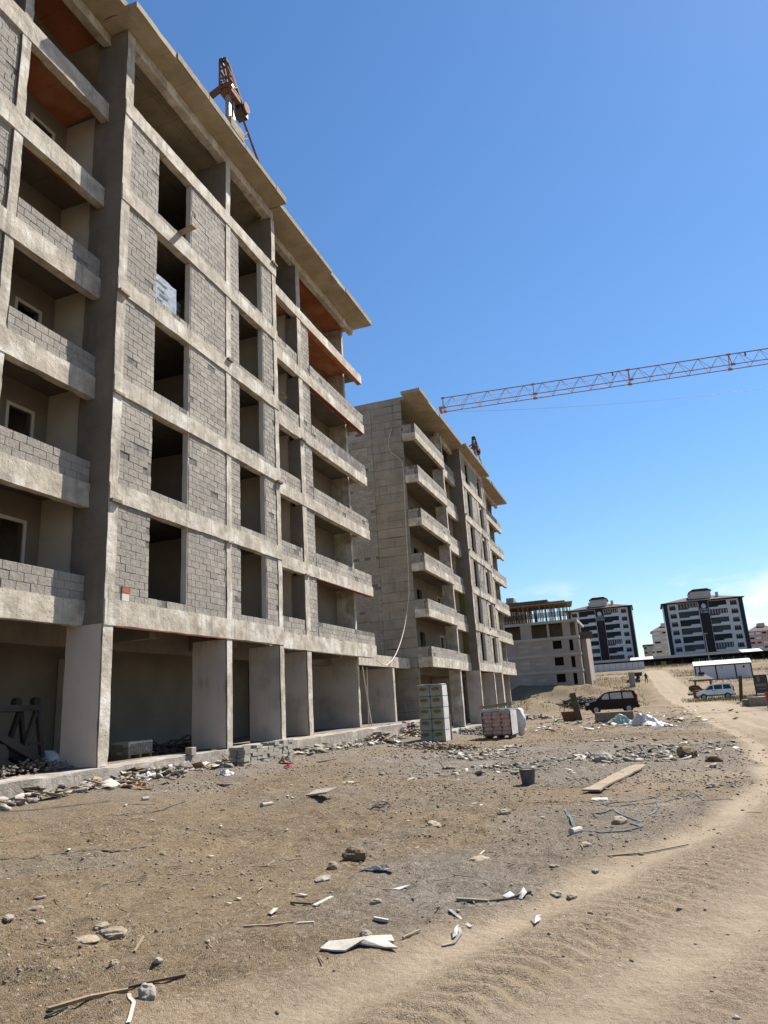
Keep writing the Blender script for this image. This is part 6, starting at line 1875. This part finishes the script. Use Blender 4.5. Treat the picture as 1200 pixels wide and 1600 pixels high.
x, y, z, r = area(1100, c0[0] - 5, c0[0] + 5, c0[1] - 7, c0[1] + 9, fld, 21); bits('paper_litter', 'white_board', x, y, z, r, .06, .28, .03, .14, .006, 'small white paper and plaster scraps across the rubble field', 'litter')
x, y, z, r = area(800, -11.6, -9.7, 10, 38, pln_, 22); bits('paper_litter', 'white_board', x, y, z + .05, r, .08, .35, .04, .2, .006, 'white paper scraps along the plinth rubble', 'litter')
x, y, z, r = area(360, -11.6, -9.7, 10, 38, pln_, 23); bits('wood_litter', 'timber_old', x, y, z + .06, r, .15, .6, .03, .09, .02, 'broken wood pieces along the plinth rubble', 'litter')
x, y, z, r = area(200, -11.6, -9.9, 10, 38, pln_, 27); bits('card_litter', 'cardboard', x, y, z + .06, r, .15, .5, .08, .3, .008, 'torn cardboard along the plinth rubble', 'litter')
x, y, z, r = area(1500, c0[0] - 6, c0[0] + 6, c0[1] - 8, c0[1] + 10, fld, 51); bits('concrete_debris', 'stone_grey', x, y, z, r, .04, .22, .03, .14, .045, 'angular concrete chips across the rubble field', 'rubble')
x, y, z, r = area(1500, -11.7, -9.7, 9.5, 40, pln_, 52); bits('concrete_debris', 'stone_grey', x, y, z + .02, r, .05, .3, .04, .18, .06, 'angular concrete chips along the plinth', 'rubble')
x, y, z, r = area(240, c0[0] - 5, c0[0] + 5, c0[1] - 7, c0[1] + 9, fld, 24); bits('strap_litter', 'strap_green', x, y, z + .02, r, .2, .8, .02, .04, .004, 'dark green strap ends in the rubble field', 'litter')
x, y, z, r = area(1100, -9, 3, 4, 30, lambda x, y: off_road(x, y) * .55, 25); bits('twigs', 'timber_old', x, y, z + .004, r, .05, .22, .004, .012, .006, 'thin twigs and splinters on the dirt', 'twigs', .1)
x, y, z, r = area(420, -9, 3, 5, 34, lambda x, y: off_road(x, y) * .5, 26); bits('paper_litter', 'white_board', x, y, z + .004, r, .03, .11, .015, .05, .004, 'tiny pale scraps scattered on the open dirt', 'litter', .2)
x, y, z, r = area(300, -7, 6, 38, 62, lambda x, y: .7 * off_road(x, y), 28); bits('paper_litter', 'white_board', x, y, z + .02, r, .1, .45, .06, .25, .01, 'far white scraps before the maroon van', 'litter')
p = g(905, 1108); shards('scrap_heap', 'scrap', (p[0], p[1] + 3, p[2]), 3.6, 2.2, 1.5, 420, .4, 1.6, 31, 'dark scrap metal and cable heap behind the leaning timber', 'scrap heap', .25)
p = g(815, 1127); shards('scrap_heap', 'stone_grey', (p[0], p[1] + 2, p[2]), 3.0, 1.5, .4, 160, .2, .9, 32, 'grey debris strewn right of the red sack pallet', 'debris', .2)
p = g(735, 1150); pile('rubble_mound', 'stone_grey', (p[0], p[1] + 2, p[2]), 1.6, .8, .35, 260, .03, .12, 33, 'grey rubble mound between the insulation stack and sack pallet', 'rubble')
p = g(655, 1168); pile('rubble_mound', 'stone_grey', (p[0], p[1], p[2]), 1.5, .6, .15, 200, .02, .09, 34, 'dark rubble at the foot of the insulation stack', 'rubble')
p = g(690, 1171); shards('wood_litter', 'timber_dark', (p[0], p[1], p[2]), 1.4, .5, .12, 50, .15, .5, 35, 'dark splinters before the insulation stack', 'litter', .08)
p = g(600, 1150); shards('twig_heap', 'timber_old', (p[0], p[1], p[2]), 1.4, .7, .5, 240, .2, .7, 36, 'tan twigs and reeds on the soil heap left of the insulation stack', 'twigs', .03)


def blades(name, m, x, y, z, r, h0, h1, w, label):
    n = len(x); h = r.uniform(h0, h1, n); a = r.uniform(0, 6.283, n); l = r.uniform(.1, .6, n) * h
    b = np.stack([x, y, z - .02], -1); sd = np.stack([-np.sin(a), np.cos(a), np.zeros(n)], -1) * w; tp = b + np.stack([np.cos(a) * l, np.sin(a) * l, h], -1)
    V = np.stack([b - sd, b + sd, tp], 1).reshape(-1, 3); F = np.arange(n * 3).reshape(-1, 3)
    me = bpy.data.meshes.new(name); me.vertices.add(len(V)); me.vertices.foreach_set('co', V.ravel())
    me.loops.add(n * 3); me.loops.foreach_set('vertex_index', F.ravel()); me.polygons.add(n)
    me.polygons.foreach_set('loop_start', np.arange(n) * 3); me.polygons.foreach_set('loop_total', np.full(n, 3)); me.update(calc_edges=True)
    me.materials.append(MATS[m]); o = bpy.data.objects.new(name, me); COL.objects.link(o); return tag(o, label, 'grass', kind='stuff')


gr = lambda x, y: sstep(3.0, 5.0, np.abs(road_dist(x, y)[0])) * sstep(-.1, .3, fbm(x * .15, y * .15, 3, 95) + .1)
x, y, z, r = area(42000, -30, 45, 84, 225, gr, 41); blades('dry_grass', 'dry_blade', x, y, z, r, .12, .5, .05, 'dry yellow grass on the rising slope')
wv = g(1150, 1092)
x, y, z, r = area(9000, wv[0] - 6, wv[0] + 9, wv[1] - 8, wv[1] + 10, lambda x, y: np.exp(-(((x - wv[0]) / 5) ** 2 + ((y - wv[1]) / 5) ** 2)), 42); blades('weeds', 'green_blade', x, y, z, r, .1, .42, .04, 'green weeds beside the timber post and white van')
